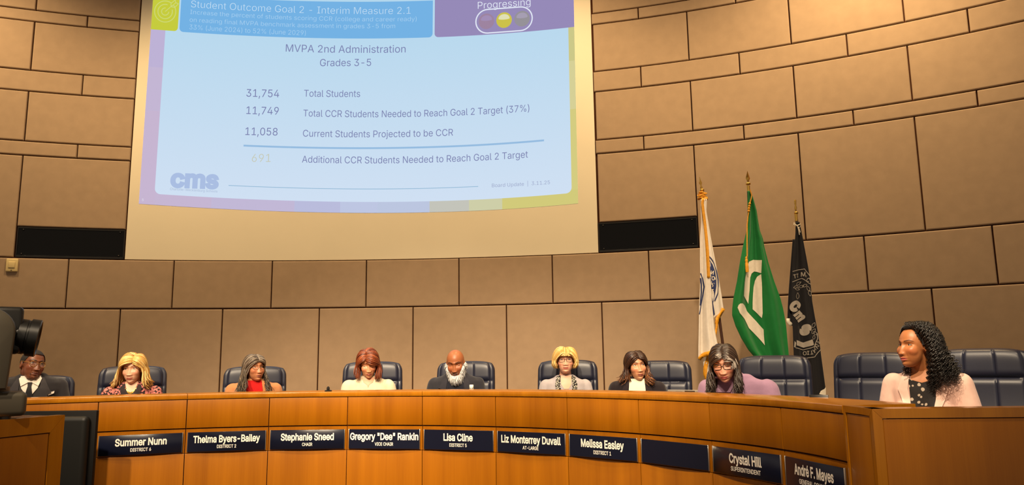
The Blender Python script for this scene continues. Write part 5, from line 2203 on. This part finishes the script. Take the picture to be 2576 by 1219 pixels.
rB = [(503, 1766, 1778), (530, 1768, 1777.5), (550, 1770, 1781), (600, 1772, 1790), (650, 1774, 1800), (700, 1777, 1810), (740, 1780, 1817), (778, 1783, 1822.5), (815, 1786, 1824)]
rT = [(850, 1771, 1798), (905, 1771, 1795), (935, 1774, 1791.5), (958, 1779, 1782)]
fA = [(0.30, 0.8, 0.1, 0.1), (0.10, 2.3, 0.4, 0.3)]
fB = [(0.18, 0.9, 0.3, 0.1), (0.06, 2.2, 0.1, 0.2)]
clA = F.cloth(rA, -0.045, fA, white_c, bottom=lambda u: 905 - 36 * u ** 1.2)
clB = F.cloth(rB, 0.0, fB, white_c, bottom=lambda u: 806 - 26 * u)
clT = F.cloth(rT, 0.02, fB, white_c)
F.band('fringe', [(1763, 503), (1761, 515), (1764, 540), (1768, 570), (1771, 600), (1774, 640), (1776, 675), (1777, 700)], 6.5, rB, -0.085, fB, gold, 0.012)
F.band('fringe', [(1763, 504), (1770, 503), (1777, 501)], 8, rB, -0.04, fB, gold, 0.012)
F.band('fringe', [(1821.5, 775), (1812, 790), (1803, 799), (1800, 815)], 9, rB, 0.0, fB, gold, 0.012)
F.band('fringe', [(1800, 800), (1800, 822), (1796, 842), (1798, 855), (1803, 866)], 6, rA, -0.02, fA, gold, 0.012)
F.band('fringe', [(1804, 868), (1788, 884), (1772, 890), (1762, 897), (1757.5, 903)], 10, rA, -0.05, fA, gold, 0.012)
F.band('fringe', [(1783, 890), (1775, 925), (1774, 940), (1780, 955), (1784, 955), (1790, 935)], 8, rT, 0.02, fB, gold, 0.012)
F.band('seal_ring', [(1777, 640), (1788, 651), (1797, 664), (1804, 682), (1808, 702), (1808.5, 718), (1804.5, 738), (1796, 757)], 3.0, rB, 0.0, fB, navy_c)
F.band('seal_ring', [(1777, 655), (1786, 668), (1792, 684), (1795, 702), (1794.5, 720), (1791, 740), (1786, 760)], 12.0, rB, 0.0, fB, navy_c)
F.applique('seal_figure', [(1778, 700), (1784, 694), (1790, 700), (1786, 712), (1790, 722), (1786, 735), (1790, 752), (1796, 790), (1790, 798), (1785, 770), (1780, 740), (1782, 725), (1779, 715)], rB, 0.0, fB, navy_c, 0.009)
for ch, x, y, a in (('N', 1790, 686, 0.12), ('O', 1792.5, 700, 0.05), ('R', 1792.5, 717, -0.05), ('T', 1790.5, 733, -0.2)):
    F.glyph(ch, x, y, 9.5, a, rB, 0.0, fB, cream_c, clB, 0.02, True, 0.95)
F.band('seal_ring', [(1760, 688), (1766, 702), (1768.5, 722), (1766, 745), (1760, 780), (1757.5, 790)], 2.6, rA, -0.045, fA, navy_c)
F.band('seal_ring', [(1760, 700), (1762, 715), (1762.5, 735), (1760, 768)], 4.0, rA, -0.045, fA, navy_c)

# green city flag
tp = at(1882.5, 478, FY + 0.03)
ft = at(1900, 905, FY + 0.03)
fz = ft + (ft - tp).normalized() * ((ft.z - PLAT) / -(ft - tp).normalized().z)
F = Flag('flag', 'green flag with a cream crown-like emblem and gold tassel, middle of the three flags', FY, fz)
F.pole(tp, fz)
mb = MB()
mb.lathe([(0.016, 0), (0.016, 0.055)], at(1883, 481, FY + 0.03), 16)
mb.lathe([(0.017, 0), (0.024, 0.008), (0.022, 0.018), (0.012, 0.026)], at(1882.3, 465, FY + 0.03), 18)
spear(mb, at(1882, 459, FY + 0.03), 0.115, 0.021)
mb.build('finial', brass, F.root)
rG = [(481, 1879, 1887), (500, 1879, 1893), (530, 1879, 1901.5), (560, 1878.5, 1906), (580, 1877, 1909.5), (600, 1872, 1917), (620, 1867.5, 1920.5), (661, 1859.5, 1931), (706, 1852.4, 1945), (750, 1843, 1961),
      (775, 1840, 1967.5), (793, 1839.5, 1971), (820, 1848, 1975.5), (850, 1862, 1978), (880, 1880, 1981), (895, 1893, 1982), (930, 1905, 1984)]
fG = [(0.10, 1.35, 0.55, 0.10), (0.05, 3.1, 0.2, 0.25)]
clG = F.cloth(rG, -0.02, fG, green_c, nu=90, nv=140)
X = lambda x: 1830 + x / 4.688
Yy = lambda y: 640 + y / 4.688
for pol in ([(215, 200), (232, 140), (250, 85), (300, 63), (345, 65), (385, 72), (388, 222), (350, 203), (310, 200), (280, 225), (266, 270), (262, 330), (258, 420), (250, 500), (243, 580), (215, 535), (177, 490), (178, 400), (180, 330), (190, 270)],
            [(388, 232), (398, 330), (403, 400), (410, 550), (415, 690), (407, 748), (350, 695), (292, 645), (292, 560), (295, 480), (303, 380), (320, 310), (350, 260)],
            [(95, 630), (105, 600), (125, 582), (160, 580), (190, 600), (210, 630), (225, 665), (300, 750), (370, 825), (427, 882), (432, 980), (437, 1070), (395, 1020), (350, 970), (300, 915), (245, 865), (215, 810), (185, 760), (120, 695)]):
    F.applique('emblem', [(X(x), Yy(y)) for x, y in pol], rG, -0.02, fG, cream_c, 0.008)
mb = MB()
cd_ = [(1887, 477), (1891, 490), (1889.5, 500), (1886, 512), (1884, 522), (1883.5, 532), (1881.5, 545), (1879.5, 565), (1879.3, 600), (1879.5, 645)]
mb.tube([at(x, y, FY - 0.075) for x, y in cd_], 0.0055, 7)
for x, y in ((1886, 512), (1885, 518), (1884, 524), (1883.5, 530)):
    mb.ell(at(x, y, FY - 0.08), (0.013, 0.012, 0.012), 10, 8)
mb.build('cord', gold, F.root)
mb = MB()
tq = at(1879.7, 684, FY - 0.075)
mb.lathe([(0.014, 0), (0.0155, 0.03), (0.014, 0.085), (0.010, 0.095), (0.014, 0.105), (0.012, 0.118), (0.008, 0.125), (0.011, 0.135), (0.004, 0.148)], tq, 14)
mb.build('tassel', gold, F.root)

# black school flag
tp = at(2004, 552, FY + 0.03)
ft = at(2040, 985, FY + 0.03)
fz = ft + (ft - tp).normalized() * ((ft.z - PLAT) / -(ft - tp).normalized().z)
F = Flag('flag', 'black flag with grey wreath and lettering hanging narrow, rightmost of the three flags', FY, fz)
F.pole(tp, fz)
mb = MB()
mb.lathe([(0.015, 0), (0.015, 0.07)], at(2003.5, 556, FY + 0.03), 16)
mb.ell(at(2002.8, 535, FY + 0.03), (0.020, 0.020, 0.016), 18, 12)
mb.lathe([(0.006, 0), (0.008, 0.015), (0.013, 0.035), (0.008, 0.06), (0.010, 0.075), (0.012, 0.10), (0.010, 0.115), (0.002, 0.118)], at(2002.2, 532, FY + 0.03), 8)
mb.build('finial', brass, F.root)
rK = [(559, 1999, 2008), (585, 1999, 2013), (610, 1997.5, 2017.5), (650, 1994.5, 2024.5), (680, 1992, 2029.5), (720, 1991, 2034.5), (760, 1991, 2038), (800, 1992, 2044.5), (830, 1994, 2050), (870, 1995.5, 2056), (900, 1997, 2059.5),
      (940, 1998, 2064.5), (974, 1999, 2068.7), (1000, 2000, 2070)]
rL = [(600, 1997, 2006), (680, 1991, 2006), (720, 1988, 2006), (760, 1985.5, 2006), (800, 1984, 2006), (812, 1984.5, 2006), (818, 1990, 2006)]
fK = [(0.14, 0.62, 0.08, 0.05), (0.06, 2.1, 0.3, 0.15)]
fL = [(0.05, 1.0, 0.0, 0.1)]
clK = F.cloth(rK, -0.03, fK, black_c, nu=60, nv=140)
F.cloth(rL, 0.03, fL, black_c, nu=16, nv=60)
F.band('hem', [(1984.5, 800), (1985, 808), (1993, 817)], 9, rL, 0.03, fL, cream_c, 0.012)
F.applique('hem', [(2068.5, 972), (2066, 977), (2059, 982), (2055, 990), (2069, 992)], rK, -0.03, fK, cream_c, 0.008)
for pts, wd in (([(1992, 683), (2006, 679), (2019, 677.5), (2028, 689), (2032, 695)], 1.5), ([(1991.5, 709), (2004, 704), (2014, 700.5), (2026, 710), (2034, 716)], 1.5),
                ([(2000, 874), (2020.5, 879.5), (2043, 871.5), (2050.5, 852), (2049.5, 838)], 1.6), ([(2020.5, 901), (2044, 897), (2058, 878)], 1.6)):
    F.band('emblem_ring', pts, wd, rK, -0.03, fK, pale_c, parent=clK)
for ch, x, y, cp_, a, mi in (('T', 1997, 695.5, 9.5, -0.18, False), ('T', 2004.5, 693.5, 9.5, -0.15, False), ('M', 2016.5, 690.5, 10.5, 0.0, False), ('C', 2023.2, 696, 4.5, 0.4, False), ('C', 2028, 705, 10, 0.55, False),
                             ('O', 2023.5, 888, 9.5, 3.14, False), ('I', 2029.5, 887, 9.5, 3.1, False), ('T', 2036, 886, 9.5, 3.0, False), ('A', 2042.5, 883, 9.5, 2.75, False), ('U', 2046.5, 875, 9, 2.4, False),
                             ('D', 2049, 869, 8.5, 2.3, False), ('E', 2051.2, 861, 8, 2.2, False)):
    F.glyph(ch, x, y, cp_, a, rK, -0.03, fK, pale_c, clK, 0.015, mi, 0.8)
for ch, x, y, cp_, a in (('c', 2001.5, 767, 31, 0.75), ('m', 2011, 794, 22, 0.95), ('s', 2025, 826, 30, 0.55)):
    F.glyph(ch, x, y, cp_, a, rK, -0.03, fK, pale_c, clK, 0.055, False, 0.9)
F.applique('ribbon', [(2002, 855), (2020, 861), (2038, 853), (2042, 867), (2021, 874), (2002.5, 868)], rK, -0.03, fK, pale_c, 0.009, clK)
F.applique('ribbon', [(1997.5, 857), (2001, 862), (1999.5, 874), (1996.5, 872)], rK, -0.03, fK, pale_c, 0.009, clK)


def leaf(cx, cy, L_, W_, a):
    pts = []
    for i in range(9):
        t = i / 8
        pts.append((t, W_ * math.sin(PI * t ** 0.85)))
    out = pts + [(t, -w_) for t, w_ in pts[::-1]]
    ca, sa = math.cos(a), math.sin(a)
    return [(cx + (t - 0.5) * L_ * ca - w_ * sa, cy + (t - 0.5) * L_ * sa + w_ * ca) for t, w_ in out]


for cx, cy, ln, wd, a in ((2007, 713, 14, 3.2, -0.6), (1999.5, 722, 12, 3.0, 2.8), (2004, 727, 13, 3, 0.2), (2012.5, 721, 11, 2.8, 2.9), (2020, 719, 11, 3, -0.5), (2028.5, 727, 15, 3.4, 1.1), (2032, 738, 15, 3.2, 1.4),
                          (2005, 744, 16, 4.2, -1.5), (2041, 818, 14, 3.6, -1.2), (2041, 833, 15, 4, -1.0), (2045, 838, 11, 3.0, 0.9), (2042, 848, 11, 3, -1.4)):
    lf = leaf(cx, cy, ln, wd, a)
    F.band('wreath_leaf', lf + [lf[0]], 0.9, rK, -0.03, fK, pale_c, 0.009, clK)
mb = MB()
kn = at(2004, 565, FY - 0.03)
for pts in ([(1999, 562), (2003, 566), (2008, 566), (2013, 563), (2014, 570), (2009, 572)], [(2005, 567), (2010, 574), (2013, 584)], [(1998, 560), (1997, 565), (2003, 568)], [(2006, 567), (2009, 577), (2011, 590)]):
    mb.tube([at(x, y, FY - 0.06 - 0.01 * (i % 2)) for i, (x, y) in enumerate(pts)], 0.0075, 6, flat=0.5)
mb.build('tie_ribbon', cream_c, F.root)
